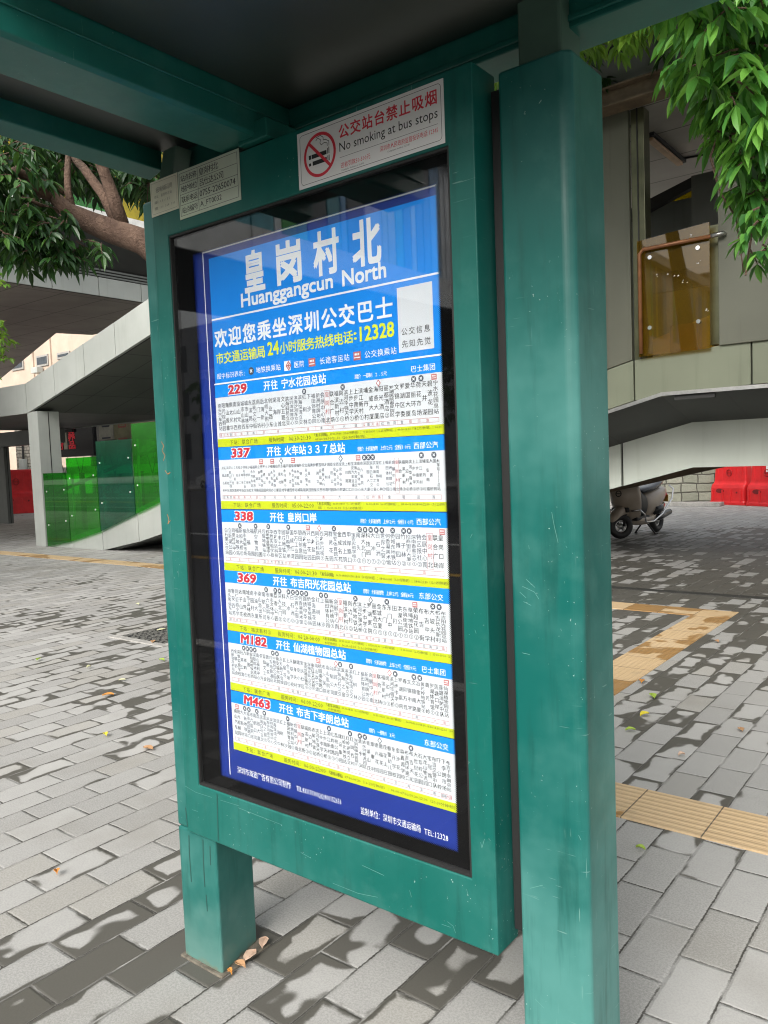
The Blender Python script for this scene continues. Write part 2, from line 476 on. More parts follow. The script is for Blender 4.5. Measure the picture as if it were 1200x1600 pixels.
# ------------------------------------------------------------------ lettering
_fc = bpy.data.curves.new('lettering_source', 'FONT'); _fc.size = 1.0
_fo = bpy.data.objects.new('lettering_source', _fc); col.objects.link(_fo)
_gc = {}
def glyphs(s, off=0.0, res=2):
    key = (s, off, res)
    if key not in _gc:
        _fc.body = s; _fc.offset = off; _fc.resolution_u = res
        dg = bpy.context.evaluated_depsgraph_get(); dg.update()
        me = bpy.data.meshes.new_from_object(_fo.evaluated_get(dg))
        vs = [(v.co.x, v.co.y) for v in me.vertices]; fs = [tuple(p.vertices) for p in me.polygons]
        bpy.data.meshes.remove(me)
        _gc[key] = (vs, fs)
    return _gc[key]
def copies(off):
    """heavier strokes: the glyph laid a few times, each a hair in front of the last"""
    if off < .0045: return ((0, 0, 0),)
    if off < .011: return ((-off, 0, 0), (off, 0, -1.2e-5))
    return ((-off, -off, 0), (off, -off, -1.2e-5), (off, off, -2.4e-5), (-off, off, -3.6e-5))
def fit_text(mb, s, x0, x1, z0, z1, y, off=0.0, res=2, shear=0.0):
    vs, fs = glyphs(s, 0.0, res)
    if not vs: return
    ax = min(v[0] for v in vs); bx = max(v[0] for v in vs); az = min(v[1] for v in vs); bz = max(v[1] for v in vs)
    kx = (x1 - x0) / max(bx - ax, 1e-6); kz = (z1 - z0) / max(bz - az, 1e-6)
    for dx, dz, dy in copies(off):
        mb.add([(x0 + (vx + dx - ax) * kx + shear * (vz - az) * kz, y + dy, z0 + (vz + dz - az) * kz) for vx, vz in vs], fs)
def char_at(mb, ch, xc, zc, sx, sz, y, off=0.0, res=1):
    vs, fs = glyphs(ch, 0.0, res)
    if not vs: return
    w_ = .5
    if ord(ch) < 256: w_ = (max(v[0] for v in vs) + min(v[0] for v in vs)) / 2
    for dx, dz, dy in copies(off):
        mb.add([(xc + (vx + dx - w_) * sx, y + dy, zc + (vz + dz - .38) * sz) for vx, vz in vs], fs)
def line_at(mb, s, xs, xe, zc, size, y, off=0.0, res=1):
    """characters spread evenly from xs to xe"""
    n = len(s)
    for i, ch in enumerate(s):
        if ch != ' ': char_at(mb, ch, xs + (xe - xs) * (i + .5) / n, zc, size, size, y, off, res)

# ================================================================== GROUND
structure('ground', MB().box(-150, 150, -150, 150, -.60, -.40), M_soil)
g = MB(); g.add([(-70, -2.6, 0), (45, -2.6, 0), (45, 70, 0), (-70, 70, 0)], [(0, 1, 2, 3)])
g.add([(-70, -2.6, 0), (45, -2.6, 0), (45, -2.6, -.2), (-70, -2.6, -.2)], [(3, 2, 1, 0)])
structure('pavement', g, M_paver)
structure('road', MB().box(-120, 80, -30, -2.75, -.30, -.14), M_asphalt)
k = MB(); 
for i in range(40): k.box(-40 + i * 1.5, -40 + i * 1.5 + 1.492, -2.75, -2.6, -.3, .004)
structure('kerb', k, M_kerb, bevel=.01)
structure('far_pavement', MB().box(-120, 80, -60, -30, -.3, 0), M_kerb)
structure('road_marking_yellow', MB().box(-60, 40, -7.4, -7.2, -.139, -.1355), M_line_y)
structure('road_marking_white', MB().box(-60, 40, -10.4, -10.22, -.139, -.1355), M_line_w)
def slab(mb, x0, x1, y0, y1): mb.box(x0, x1, y0, y1, -.02, .006)
t = MB(); slab(t, -.318, 6.0, 1.525, 1.826); structure('tactile_path_across', t, M_tact_x, bevel=.003)
t = MB(); slab(t, -.318, -.018, 1.829, 5.42); structure('tactile_path_along', t, M_tact_y, bevel=.003)
t = MB(); slab(t, -24, -.018, 5.423, 5.722); structure('tactile_path_far', t, M_tact_x, bevel=.003)
structure('drain_channel', MB().box(-3.2, 6, 6.43, 6.53, -.02, .007), plain('drain_dark', (.03, .03, .028), .6))

# drain cover
dc = thing('drain_cover', 'square drain cover with pale stone rim and dark cracked infill, left of the case', 'drain cover', (-3.85, 2.72, 0))
fr = MB()
X0, X1, Y0, Y1 = -4.22, -3.48, 2.42, 3.02
fr.box(X0, X1, Y0, Y0 + .07, -.02, .009).box(X0, X1, Y1 - .07, Y1, -.02, .009).box(X0, X0 + .07, Y0 + .07, Y1 - .07, -.02, .009).box(X1 - .07, X1, Y0 + .07, Y1 - .07, -.02, .009)
part(fr, 'rim', M_kerb, dc, bevel=.004)
inf = MB(); random.seed(3)
inf.box(X0 + .07, X1 - .07, Y0 + .07, Y1 - .07, -.02, .003)
part(inf, 'base', M_joint, dc)
inf = MB()
for i in range(11):
    for j in range(9):
        cx = X0 + .10 + i * .055 + random.uniform(-.01, .01); cy = Y0 + .10 + j * .05 + random.uniform(-.01, .01)
        a = random.uniform(0, 3); n = 6
        inf.rings([[Vector((cx + math.cos(a + q * 6.283 / n) * .021 * random.uniform(.7, 1.2), cy + math.sin(a + q * 6.283 / n) * .018 * random.uniform(.7, 1.2), zz)) for q in range(n)] for zz in (.002, .010)])
part(inf, 'stone_infill', plain('dark_cobbles', (.11, .11, .10), .8), dc)

# ================================================================== BUS SHELTER
sh = thing('bus_shelter', 'dark green steel bus shelter with flat grey lined roof on square posts', 'bus shelter', (1.04, .11, 0))
p = MB(); p.box(-.1193, -.0625, .0068, .175, .392, 2.14); p.box(-.0625, .0458, .0855, .175, .392, 2.14); p.prism([(-.1193, .0068), (.0458, .0068), (.010, .172), (-.085, .172)], 'z', 0, .3905)
part(p, 'post', M_green_post, sh, bevel=.008, seg=3)
part(MB().box(-.128, .056, -.004, .182, -.02, .005), 'mortar_bed', plain('mortar_dirt', (.13, .115, .09), .9, 0, .4, 40), sh, bevel=.003)
part(MB().box(.960, 1.131, .030, .203, -.02, .005), 'mortar_bed', plain('mortar_dirt', (.13, .115, .09), .9), sh, bevel=.003)
p = MB(); p.prism([(.971, .0401), (1.104, .0401), (1.1201, .052), (1.1201, .1918), (.971, .1918)], 'z', 0, 2.152)
part(p, 'pillar', M_green_post, sh, bevel=.007, seg=3)
part(MB().box(.944, .970, .062, .11, .42, 2.13), 'gap_shade_strip', M_black, sh)  # black strip stands in for the shade in the gap
part(MB().box(1.004, 1.094, .062, .15, 2.153, 2.30), 'pillar_neck', M_neck, sh, bevel=.006)
nb = MB(); nb.prism([(-.090, 2.141), (-.035, 2.141), (.012, 2.268), (-.045, 2.268)], 'y', .03, .084)
part(nb, 'post_bracket', M_neck, sh, bevel=.004)
part(MB().box(.302, .40, -.02, .098, 2.172, 2.216), 'beam_bracket', M_green_dark, sh, bevel=.003)
# beams
b = MB(); b.box(-.10, 1.75, .10, .20, 2.214, 2.40); b.box(.362, 1.75, .094, .0995, 2.224, 2.236)
part(b, 'rear_beam', M_green_dark, sh, bevel=.004)
b = MB(); b.prism([(.225, 2.182), (.355, 2.182), (.362, 2.190), (.362, 2.40), (.225, 2.40)], 'y', -.655, .099)
b.box(.3622, .3665, -.655, .099, 2.236, 2.240)
part(b, 'cross_beam', M_green_dark, sh, bevel=.003)
b = MB(); b.prism([(-.150, 2.222), (-.092, 2.236), (-.092, 2.40), (-.150, 2.40)], 'y', -.655, .062)
part(b, 'edge_beam', M_green_dark, sh, bevel=.003)
part(MB().box(-.0915, .2245, -.655, .0985, 2.285, 2.33), 'roof_panel', M_roof, sh)
part(MB().box(.3675, 1.75, -.655, .0935, 2.275, 2.33), 'roof_panel', M_roof, sh)
part(MB().box(-.16, 1.77, -.66, .21, 2.401, 2.43), 'roof_sheet', M_green_dark, sh)
part(MB().box(-.16, 1.77, -.682, -.661, 2.29, 2.43), 'front_beam', M_green_dark, sh)

# ================================================================== DISPLAY CASE
dcase = thing('display_case', 'green framed glass notice case holding the blue bus route poster, fixed between the green posts', 'notice case', (.44, .04, .391))
def ring_xz(mb, o, i, y0, y1):
    (ox0, ox1, oz0, oz1), (ix0, ix1, iz0, iz1) = o, i
    O = [(ox0, oz0), (ox1, oz0), (ox1, oz1), (ox0, oz1)]; I = [(ix0, iz0), (ix1, iz0), (ix1, iz1), (ix0, iz1)]
    vs = [(x, y, z) for y in (y0, y1) for x, z in O + I]
    fs = []
    for q in range(4):
        r = (q + 1) % 4
        fs += [(q, r, 4 + r, 4 + q), (8 + r, 8 + q, 12 + q, 12 + r), (q, 8 + q, 8 + r, r), (4 + r, 12 + r, 12 + q, 4 + q)]
    mb.add(vs, fs); return mb
OP = (0.0, .8822, .5389, 2.0274)
part(ring_xz(MB(), (-.0614, .9411, .3915, 2.1685), OP, -.004, .0835), 'frame', M_green, dcase, bevel=.0035, seg=3)
part(MB().box(.0005, .8817, .0605, .075, .5394, 2.0269), 'back_board', M_black, dcase)
part(ring_xz(MB(), (.0004, .8818, .5393, 2.0270), (.005, .877, .546, 2.0215), -.0005, .012), 'gasket', M_black, dcase)
part(MB().box(.0006, .8816, -.0022, .0010, .5330, .5372), 'sill_trim', M_steel, dcase)
# printed black border with a halftone edge, on the back of the glass
WX0, WX1, WZ0, WZ1 = .068, .8475, .572, 1.974
def border_material():
    M = Mat('printed_black_border', .6, (.003, .003, .0035), 0, .02)
    x, y, z = M.xyz()
    d = ((x - (WX0 + WX1) / 2).abs() - (WX1 - WX0) / 2).max((z - (WZ0 + WZ1) / 2).abs() - (WZ1 - WZ0) / 2)
    pt = .0042
    a = ((x + z) / pt).fract() - .5; b = ((x - z) / pt).fract() - .5
    r = (a * a + b * b).sqrt()
    on = r.lt(d.smooth(-.015, .0) * .78)
    tr = M.node('ShaderNodeBsdfTransparent'); mx = M.node('ShaderNodeMixShader')
    M.nt.links.new(on.s, mx.inputs[0]); M.nt.links.new(tr.outputs[0], mx.inputs[1]); M.nt.links.new(M.b.outputs[0], mx.inputs[2])
    M.nt.links.new(mx.outputs[0], M.out.inputs[0])
    return M.m
part(ring_xz(MB(), (.0052, .8768, .5462, 2.0213), (WX0 + .022, WX1 - .022, WZ0 + .022, WZ1 - .022), .0112, .0114), 'printed_border', border_material(), dcase)
part(MB().box(.0051, .8769, .0050, .0100, .5461, 2.0214), 'glass_pane', M_glass, dcase)

# scratches, chips and crayon marks in the paint
def ribbon(mb, pts, t_, y):
    for (xa, za), (xb, zb_) in zip(pts, pts[1:]):
        dd = Vector((xb - xa, 0, zb_ - za)).normalized(); q = Vector((-dd.z, 0, dd.x)) * t_
        a, b_ = Vector((xa, y, za)), Vector((xb, y, zb_))
        mb.add([a - q, b_ - q, b_ + q, a + q], [(0, 1, 2, 3)])
M_scr = plain('bare_scratch', (.10, .27, .235), .6); M_drip = plain('old_drip', (.016, .072, .062), .5); M_cray = plain('orange_crayon', (.42, .16, .05), .7)
def marks(par, y, lines, mat, name, t_):
    for ln in lines:
        mb = MB(); ribbon(mb, [(PY(u_, v_, y).x, PY(u_, v_, y).z) for u_, v_ in ln], t_, y)
        part(mb, name, mat, par)
marks(dcase, -.0047, [[(751, 1316), (753, 1325), (757, 1311)], [(729, 1389), (731, 1397)], [(289, 1228), (306, 1238), (331, 1246)], [(344, 1250), (373, 1259)], [(372, 1262), (402, 1274), (441, 1289)],
      [(520, 1380), (560, 1396), (590, 1402)], [(640, 1391), (643, 1402)], [(699, 1440), (708, 1447), (712, 1458)], [(690, 1444), (704, 1449)], [(566, 1352), (600, 1368)], [(470, 1332), (486, 1341)], [(742, 984), (744, 990)], [(735, 840), (738, 834)], [(300, 1265), (309, 1268)]], M_scr, 'scratch', .0005)
marks(dcase, -.0047, [[(252, 690), (256, 697), (253, 704), (258, 712), (255, 720)], [(258, 735), (262, 741), (266, 738)], [(261, 803), (264, 811), (262, 819), (266, 813)]], M_cray, 'crayon_mark', .0009)
marks(sh, .0398, [[(826, 852), (827, 858)], [(884, 853), (886, 856)], [(818, 940), (830, 946)], [(816, 1020), (828, 1023)], [(836, 1561), (850, 1575)], [(828, 1388), (848, 1383)], [(904, 1305), (908, 1313)], [(862, 800), (866, 822), (872, 848)], [(812, 925), (822, 934)], [(816, 916), (835, 925), (842, 936)], [(822, 905), (836, 918)]], M_scr, 'scratch', .0005)
marks(sh, .0064, [[(295, 1305), (296, 1335), (299, 1378)], [(317, 1312), (318, 1350), (320, 1386)], [(322, 1398), (324, 1424)], [(328, 1322), (329, 1352)]], M_drip, 'drip_mark', .0022)
marks(dcase, -.0047, [[(339, 1240), (341, 1314)], [(290, 1262), (293, 1292)]], M_drip, 'drip_mark', .0018)
# ================================================================== ROUTE POSTER
po = thing('route_poster', 'blue bus route poster headed Huanggangcun North with six white route tables', 'poster', (.47, .02, .575))
part(MB().box(.068, .872, .0200, .0215, .556, 1.985), 'backing_sheet', M_navy, po)
CX0, CX1 = .130, .8375
y1, y2, y3 = .0196, .0192, .0188
bl = MB(); bl.box(.106, .845, .01945, .0197, 1.9655, 1.9690); bl.box(.1065, .1092, .01945, .0197, .585, 1.9655)
part(bl, 'outline', M_ink_white, po)
hd = MB(); hd.box(CX0, CX1 + .008, y1, .0199, 1.6300, 1.948)
header = part(hd, 'header_panel', M_blue, po)
L = MB()
L.box(CX0, CX1 + .008, y2, y2 + .0002, 1.7905, 1.7948); L.box(CX0 - .003, CX1 + .008, y2, y2 + .0002, 1.6262, 1.6300)
for ch, xa, xb in (('皇', .262, .330), ('岗', .376, .452), ('村', .495, .569), ('北', .612, .688)):
    fit_text(L, ch, xa, xb, 1.843, 1.937, y2, .031, 3)
fit_text(L, 'Huanggangcun', .245, .548, 1.7985, 1.841, y2, .022, 3)
fit_text(L, 'North', .578, .700, 1.807, 1.841, y2, .022, 3)
line_at(L, '欢迎您乘坐深圳公交巴士', .135, .718, 1.743, .0495, y2, .022, 2)
part(L, 'title_lettering', M_ink_white, header)
L = MB()
line_at(L, '市交通运输局', .138, .322, 1.6925, .0310, y2, .014, 2)
fit_text(L, '24', .330, .368, 1.681, 1.712, y2, .02, 2)
line_at(L, '小时服务热线电话', .371, .602, 1.6935, .0300, y2, .014, 2)
fit_text(L, ':', .605, .611, 1.686, 1.701, y2, .02, 2)
fit_text(L, '12328', .622, .716, 1.680, 1.711, y2, .022, 2)
part(L, 'hotline_lettering', M_ink_yellow, header)
L = MB()
line_at(L, '图中标识表示', .139, .238, 1.6475, .0158, y2, .006, 1); char_at(L, ':', .243, 1.647, .016, .016, y2)
line_at(L, '地铁换乘站', .285, .372, 1.6495, .0165, y2, .006, 1)
line_at(L, '医院', .415, .450, 1.6495, .0165, y2, .006, 1)
line_at(L, '长途客运站', .497, .590, 1.6495, .0170, y2, .006, 1)
line_at(L, '公交换乘站', .632, .722, 1.6495, .0170, y2, .006, 1)
part(L, 'legend_lettering', M_ink_white, header)
def icon_metro(mbk, mbw, x, z, r, y):
    mbk.disc((x, y, z), (0, 1, 0), r, r, .0002, 18)
    a = r * .58
    for s in (-1, 1):
        d = Vector((s * .7071, 0, .7071)); n_ = Vector((-d.z, 0, d.x)) * r * .13; c = Vector((x, y - .0003, z))
        mbw.add([c - d * a - n_, c + d * a - n_, c + d * a + n_, c - d * a + n_], [(0, 1, 2, 3)])
def icon_diamond(mbr, mbw, x, z, r, y):
    mbr.add([(x - r * .8, y, z), (x, y, z - r), (x + r * .8, y, z), (x, y, z + r)], [(0, 1, 2, 3)])
    q = r * .62; mbw.add([(x - q * .8, y - .0002, z), (x, y - .0002, z - q), (x + q * .8, y - .0002, z), (x, y - .0002, z + q)], [(0, 1, 2, 3)])
def icon_bus(mbr, mbw, x, z, r, y):
    mbr.box(x - r, x + r, y, y + .0002, z - r * .9, z + r * .9)
    for q in (-.45, 0, .45): mbw.box(x + q * r - r * .16, x + q * r + r * .16, y - .0003, y - .0001, z + r * .1, z + r * .55)
    mbw.box(x - r * .8, x + r * .8, y - .0003, y - .0001, z - r * .45, z - r * .25)
k_, r_, w_ = MB(), MB(), MB()
w_.box(.394 - .0105, .394 + .0105, y2, y2 + .0001, 1.638, 1.661)
icon_metro(k_, w_, .268, 1.6495, .0095, y2)
icon_diamond(r_, w_, .398, 1.6495, .012, y2 - .0003)
r_.box(.3965, .3995, y2 - .0009, y2 - .0006, 1.6445, 1.6545); r_.box(.393, .403, y2 - .0009, y2 - .0006, 1.648, 1.651)
icon_bus(r_, w_, .474, 1.6495, .0105, y2)
icon_bus(r_, w_, .611, 1.6495, .0105, y2)
part(k_, 'metro_icon', M_ink_grey, header); part(r_, 'coach_icon', M_ink_rose, header); part(w_, 'icon_detail', M_ink_white, header)
card = part(MB().box(.7275, .8180, y2, y2 + .0003, 1.6430, 1.7790), 'info_card', M_paper, po)
L = MB(); line_at(L, '公交信息', .734, .812, 1.686, .0165, y3, .002, 2); line_at(L, '先知先觉', .734, .812, 1.660, .0165, y3, .002, 2)
part(L, 'card_lettering', M_ink, card)

C = '①②③④'
ROUTES = [
 dict(no='229', to='宁水花园总站', fare='票价 一票制 2.5元', co='巴士集团', nxt='联合广场', top=1.6255, red=26,
  serv='06:30-21:30', t1='07:00-09:00（15-27分钟/班）；16:30-18:30（15-25分钟/班）；09:00-16:30（18-27分钟/班）；06:30-', t2='07:00/18:30-21:30（20-30分钟/班）',
  stops='南头汽车西站 阳光棕榈园 南山报歌 鼎太风华 南山村西 南山党校 城市山林西 城市山林东 东滨路中 荔秀文化街 南门一坊 后海新村 北师大附小 创业路东 观海山 海岸城 文心五路北 滨海科苑立交 深圳湾体育中心 滨海沙河东立交 滨海深湾立交 红树林 下沙② 福田体育公园 新洲村牌坊① 会展中心南 皇岗村北 联合广场 福滨新村① 岗边村① 滨河华强天桥 上步中学① 上步南天桥 滨江新村① 埔丹村 金威大厦 海燕大厦 阳光酒店 丽都酒店② 罗湖医院春风院区 文锦中学 罗湖区委 爱国大厦 华丽环岛 荷花市场 天井湖 碧波花园 宁水花园总站',
  icons=[('m', .445), ('m', .565), ('d', .668), ('m', .763), ('m', .782), ('b', .815)]),
 dict(no='337', to='火车站３３７总站', fare='票价 分段收费 上车2元 全程10元', co='西部公汽', nxt='联合广场', top=1.4645, red=44,
  serv='05:00-22:00', t1='06:00-08:00（5-10分钟/班）；16:00-18:00（6-11分钟/班）；08:00-16:00/18:00-22:00（7-12分钟/', t2='班）；05:00-06:00（12-16分钟/班）',
  stops='凤凰古村 石龙新村 凤凰社区 凤凰山公园南 山门社区 立新路 石街新村 福永二中 沙井市场 共和第三工业区 新桥市场 沙井天虹 福永汽车站东 福永家电市场 新塘围 立新湖公园 怀德翠海花园 怀德公园 土地祠 沙田市场 福永街道办 福永天福路口 白石厦 凤凰社区 东方新村 福永兴围小学 凤塘 福永花园 福永卫生监督 福永汽车站 福永家私城 怀德南路 后瑞 宝安交警大队 南昌花园 黄田 钟屋 鹤洲立交 宝安盐田西 桃源居人行桥 乡村路 固戍村 臣田公园 宝安客运市场 西乡立交① 宝安中心医院 流塘 上川路口 松岗路口 宝安汽车运输① 滨海大道立交② 南山文体中心 市六医院东 深大 荔园大厦 滨海白石立交② 滨海之窗 深圳湾体育中心 红树林 上沙 福田体育公园 新洲村牌坊② 会展中心南 皇岗村北 联合广场 福滨新村② 岗边村② 滨河华强天桥 上步中学② 上步南天桥 滨江新村② 埔丹村 宝安南路 人民桥 国贸 火车站337总站',
  icons=[('b', .287), ('b', .327), ('d', .358), ('b', .398), ('d', .550), ('b', .602), ('m', .620), ('m', .632), ('m', .644), ('m', .776), ('m', .808)]),
 dict(no='338', to='皇岗口岸', fare='票价 分段收费 上车2元 全程10元', co='西部公汽', nxt='联合广场', top=1.3025, red=47,
  serv='06:00-21:30', t1='06:00-08:00/16:00-18:00（8-9分钟/班）；08:00-16:00（9-10分钟/班）；18:00-21:30（12-15分钟/班）', t2='',
  stops='白石厦公交站 立新湖公园 同泰时代中心 福永地铁站 新和天桥② 福永海鲜市场 永福苑 福围 航空物流园 兴围 后瑞地铁站② 机场物业管理中心 华胜实验学校 西乡安达科技 华丰工业区 固戍地铁站 联升购物广场 国成红湾 华万工业园 银田创意园 西乡客运站 兴华花园 西乡盐田 同仁妇科医院 西乡步行街① 河东 群贤花园 宝安体育馆东 金成名苑 西城上筑 甲岸路口 宝安实验学校② 南头② 深大北门① 科技园① 大冲① 白石洲② 世界之窗② 何香凝美术馆 侨城东地铁站 园博园① 竹子林② 招商银行大厦② 深南香蜜立交① 特区报社② 会展中心南 皇岗村北 联合广场 皇岗口岸',
  icons=[('m', .197), ('m', .256), ('m', .302), ('m', .372), ('b', .437), ('d', .474), ('m', .520), ('m', .598), ('m', .614), ('m', .630), ('m', .646), ('m', .662), ('m', .692), ('m', .722), ('m', .737), ('b', .822)]),
 dict(no='369', to='布吉阳光花园总站', fare='票价 分段收费 上车2元 全程8元', co='东部公交', nxt='福滨新村②', top=1.1425, red=27,
  serv='06:20-00:00', t1='07:30-11:30（5-7分钟/班）；07:30-09:30（6-8分钟/班）；19:30-00:00（6-9分钟/班）；17:30-19:30（6', t2='-8分钟/班）；06:20-07:30（10-15分钟/班）',
  stops='南头客运东站 鲁安西苏 同仁实验小学 太子山庄 南山党校 城市山林西 南园村东 中油大厦 南山派出所 南航公司 市六医院东 南山文体中心 荔香公园 深大北门② 科技园② 大冲① 白石洲② 世界之窗② 何香凝美术馆 锦绣中华② 侨城东地铁站 金海燕花园 红树林 上沙 福田体育公园 新洲村牌坊② 会展中心南 皇岗村北 福滨新村② 岗边村② 赤尾地铁站 滨河华强天桥 上步中学② 罗湖医院 丽都酒店① 金城大厦① 东门③ 东门中① 田贝② 洪湖公园① 东晓街道办① 草埔地铁站① 荣超花园② 布吉街 布吉中学 大坡头村 布吉长龙新村 布吉阳光花园总站',
  icons=[('m', .283), ('m', .316), ('m', .331), ('m', .362), ('m', .377), ('m', .392), ('m', .407), ('m', .422), ('m', .470), ('m', .486), ('m', .577), ('d', .622), ('m', .668), ('b', .745), ('m', .792), ('m', .808)]),
 dict(no='M182', to='仙湖植物园总站', fare='票价 分段收费 上车2元 全程9元', co='巴士集团', nxt='联合广场', top=.9815, red=45,
  serv='06:00-22:00', t1='06:30-08:30（5-10分钟/班）；16:30-18:30（8-13分钟/班）；06:00-06:30/08:30-16:30/18:30-22:00（10', t2='-15分钟/班）',
  stops='西丽官龙村总站 金骐协会 深圳实验学校 旺棠公寓 九祥岭① 新围村 留仙洞地铁站西 深职院地铁站 南山福利中心 茶光 留仙文工业 曾屋花园 兴东地铁酒店 中粮创芯公园北 新安福尔医院 东方新工业城 瓦窑花园 上合市场① 永联学校 翻身头村 建安小学 宝民社区 宝安交通运输局① 深南北环立交② 南头红花人行天桥① 南山欢乐颂 桃园南新路口 市六医院 南山医院东 向航公司 荔园大厦 滨海白石立交 滨海之窗 滨海沙河东立交 滨海深湾立交 红树林 上沙 福田体育公园 新洲村牌坊② 会展中心南 皇岗村北 联合广场 福滨新村① 岗边村① 滨河华强天桥 上步中学② 罗湖医院 春风万佳 文锦中学 文锦南路 冶金大厦 黄贝岭地铁站④ 黄贝岭 罗湖体育馆① 莲塘口岸② 莲塘消防中队 仙湖植物园总站',
  icons=[('m', .188), ('m', .202), ('m', .216), ('m', .230), ('m', .296), ('m', .311), ('b', .452), ('d', .508), ('m', .521), ('m', .555), ('d', .668), ('m', .684), ('m', .735), ('m', .751), ('b', .820)]),
 dict(no='M463', to='布吉下李朗总站', fare='票价 一票制 3元', co='东部公交', nxt='联合广场', top=.8195, red=19,
  serv='06:00-22:00', t1='07:30-09:30（16-25分钟/班）；06:00-07:30/09:30-22:00（20-30分钟/班）', t2='',
  stops='南山汽车站 阳光棕榈园 大新村 大新地铁站 城市田园路口 市六医院东 南航公司 荔园大厦 滨海白石立交 滨海之窗① 滨海沙河东立交 深圳湾体育中心 滨海深湾立交 滨海中 红树林 上沙 福田体育公园 新洲村牌坊③ 会展中心南 皇岗村北 联合广场 福滨新村② 岗边村② 赤尾地铁站 滨河华强天桥 上步中学② 上步南天桥 滨江新村② 红岭南路① 荔枝公园① 建设集团 红岭北地铁站 红岭泥岗立交 红岗西村 深圳跃樟树医院① 清水河 清水河物流园区 青湖山庄 章輋村 德兴花园 德福花园 茂花山庄 春蕾幼儿园 东升学校 金沙花园 森鑫源学校 布吉西环路口 布吉天虹 大世纪花园 石芽岭公园 大龙山物流园 宝冠路口 布吉交警中队 吓公岭 下李朗市场 布吉下李朗总站',
  icons=[('b', .150), ('m', .180), ('m', .196), ('m', .226), ('m', .254), ('m', .338), ('m', .477), ('m', .543), ('m', .573), ('m', .588), ('d', .632), ('m', .720)]),
]
random.seed(11)
for ri, rt in enumerate(ROUTES):
    T = rt['top']; zb = T - .0325           # bottom of title bar
    zy1 = T - .1395; zy0 = T - .1600        # yellow bar
    pan = part(MB().box(CX0 - .002, CX1 + .006, y1, .0199, zy0, zb), 'route_panel', M_paper, po)
    part(MB().box(CX0 - .002, CX1 + .008, y1 - .0001, .0199, zb + .0003, T), 'title_bar', M_blue2, pan)
    part(MB().box(CX0 - .001, CX1 + .007, y2 + .0001, y1 - .0002, zy0, zy1), 'notice_bar', M_yellow, pan)
    Lw, Lo, Lr, Lk, Lg, Lrose = MB(), MB(), MB(), MB(), MB(), MB()
    nx0 = .180; nx1 = nx0 + (.066 if len(rt['no']) == 3 else .094)
    fit_text(Lo, rt['no'], nx0, nx1, zb + .0055, T - .005, y2, .085, 2, .12); fit_text(Lo, rt['no'], nx0, nx1, zb + .0055, T - .005, y2 - .00006, .045, 2, .12)
    fit_text(Lr, rt['no'], nx0, nx1, zb + .0055, T - .005, y3, .034, 2, .12)
    x = .308
    line_at(Lw, '开往', x, x + .052, T - .0165, .0245, y2, .018, 2)
    n = len(rt['to']); line_at(Lw, rt['to'], x + .062, x + .062 + n * .0244, T - .0165, .0245, y2, .018, 2)
    fx0 = .602; fw = len(rt['fare'])
    line_at(Lw, rt['fare'], fx0, fx0 + min(.146, fw * .0082), T - .0215, .0112, y2, .002, 1)
    line_at(Lw, rt['co'], .756, .820, T - .0200, .0155, y2, .008, 1)
    # stops
    stops = rt['stops'].split(' '); ns = len(stops); rt['red'] = stops.index('皇岗村北')
    sx0, sx1 = .143, .818
    zt, zl = T - .0535, T - .1120
    pit = (sx1 - sx0) / (ns - 1)
    cs = min(.0136, pit * .98)
    for i, stn in enumerate(stops):
        xc = sx0 + pit * i
        tgt = Lk
        col_i = Lg if (i < rt['red'] and random.random() < .8) else Lk
        nn = len(stn)
        for j, ch in enumerate(stn):
            zc = zt + (zl - zt) * (j / (nn - 1)) if nn > 1 else zt
            csz = min(cs, (zt - zl) / max(1, nn - 1) * .98)
            tg = Lrose if (i == rt['red'] and j < 3) else col_i
            char_at(tg, ch, xc, zc, cs, max(csz, .0085), y2, .006, 1)
    xr = sx0 + pit * rt['red']
    for a0, a1, b0, b1 in ((xr - pit * .6, xr + pit * .6, zt + .0085, zt + .0092), (xr - pit * .6, xr + pit * .6, zl - .0092, zl - .0085),
                           (xr - pit * .6, xr - pit * .6 + .0006, zl - .0085, zt + .0085), (xr + pit * .6 - .0006, xr + pit * .6, zl - .0085, zt + .0085)):
        Lrose.box(a0, a1, y2, y2 + .0001, b0, b1)
    # road strip
    za, zc_ = T - .1345, T - .1245
    for b0, b1 in ((za, za + .0007), (zc_ - .0007, zc_)): Lrose.box(sx0 - .006, sx1 + .006, y2, y2 + .0001, b0, b1)
    xs = sx0 - .006; roads = ['南山大道', '后海滨路', '滨海大道', '滨河大道', '深南大道', '红岭路', '金稻田路', '布吉路']
    q = 0
    while xs < sx1 - .02:
        wseg = random.choice((.05, .09, .14, .20)); xe = min(xs + wseg, sx1 + .006)
        Lrose.box(xs, xs + .0006, y2, y2 + .0001, za + .0007, zc_ - .0007)
        nm = roads[(q + ri) % len(roads)]; q += 1
        for j, ch in enumerate(nm): char_at(random.choice((Lg, Lrose)), ch, xs + (xe - xs) * (j + .5) / len(nm), (za + zc_) / 2, .0076, .0076, y2, .002, 1)
        xs = xe
    Lrose.box(sx1 + .0054, sx1 + .006, y2, y2 + .0001, za + .0007, zc_ - .0007)
    # notice
    zn = (zy0 + zy1) / 2
    nk = MB()
    line_at(nk, '下站：' + rt['nxt'], .175, .175 + .0150 * (3 + len(rt['nxt'])), zn, .0130, y3 + .0002, .002, 1)
    line_at(nk, '服务时间：', .318, .385, zn, .0130, y3 + .0002, .002, 1)
    fit_text(nk, rt['serv'], .388, .460, zn - .0052, zn + .0052, y3 + .0002, .0, 1)
    two = bool(rt['t2']); zz = zn + (.0048 if two else 0); sz_ = .0088 if two else .0105
    line_at(nk, '「发车间隔」', .466, .520, zz, sz_, y3 + .0002, .010, 1)
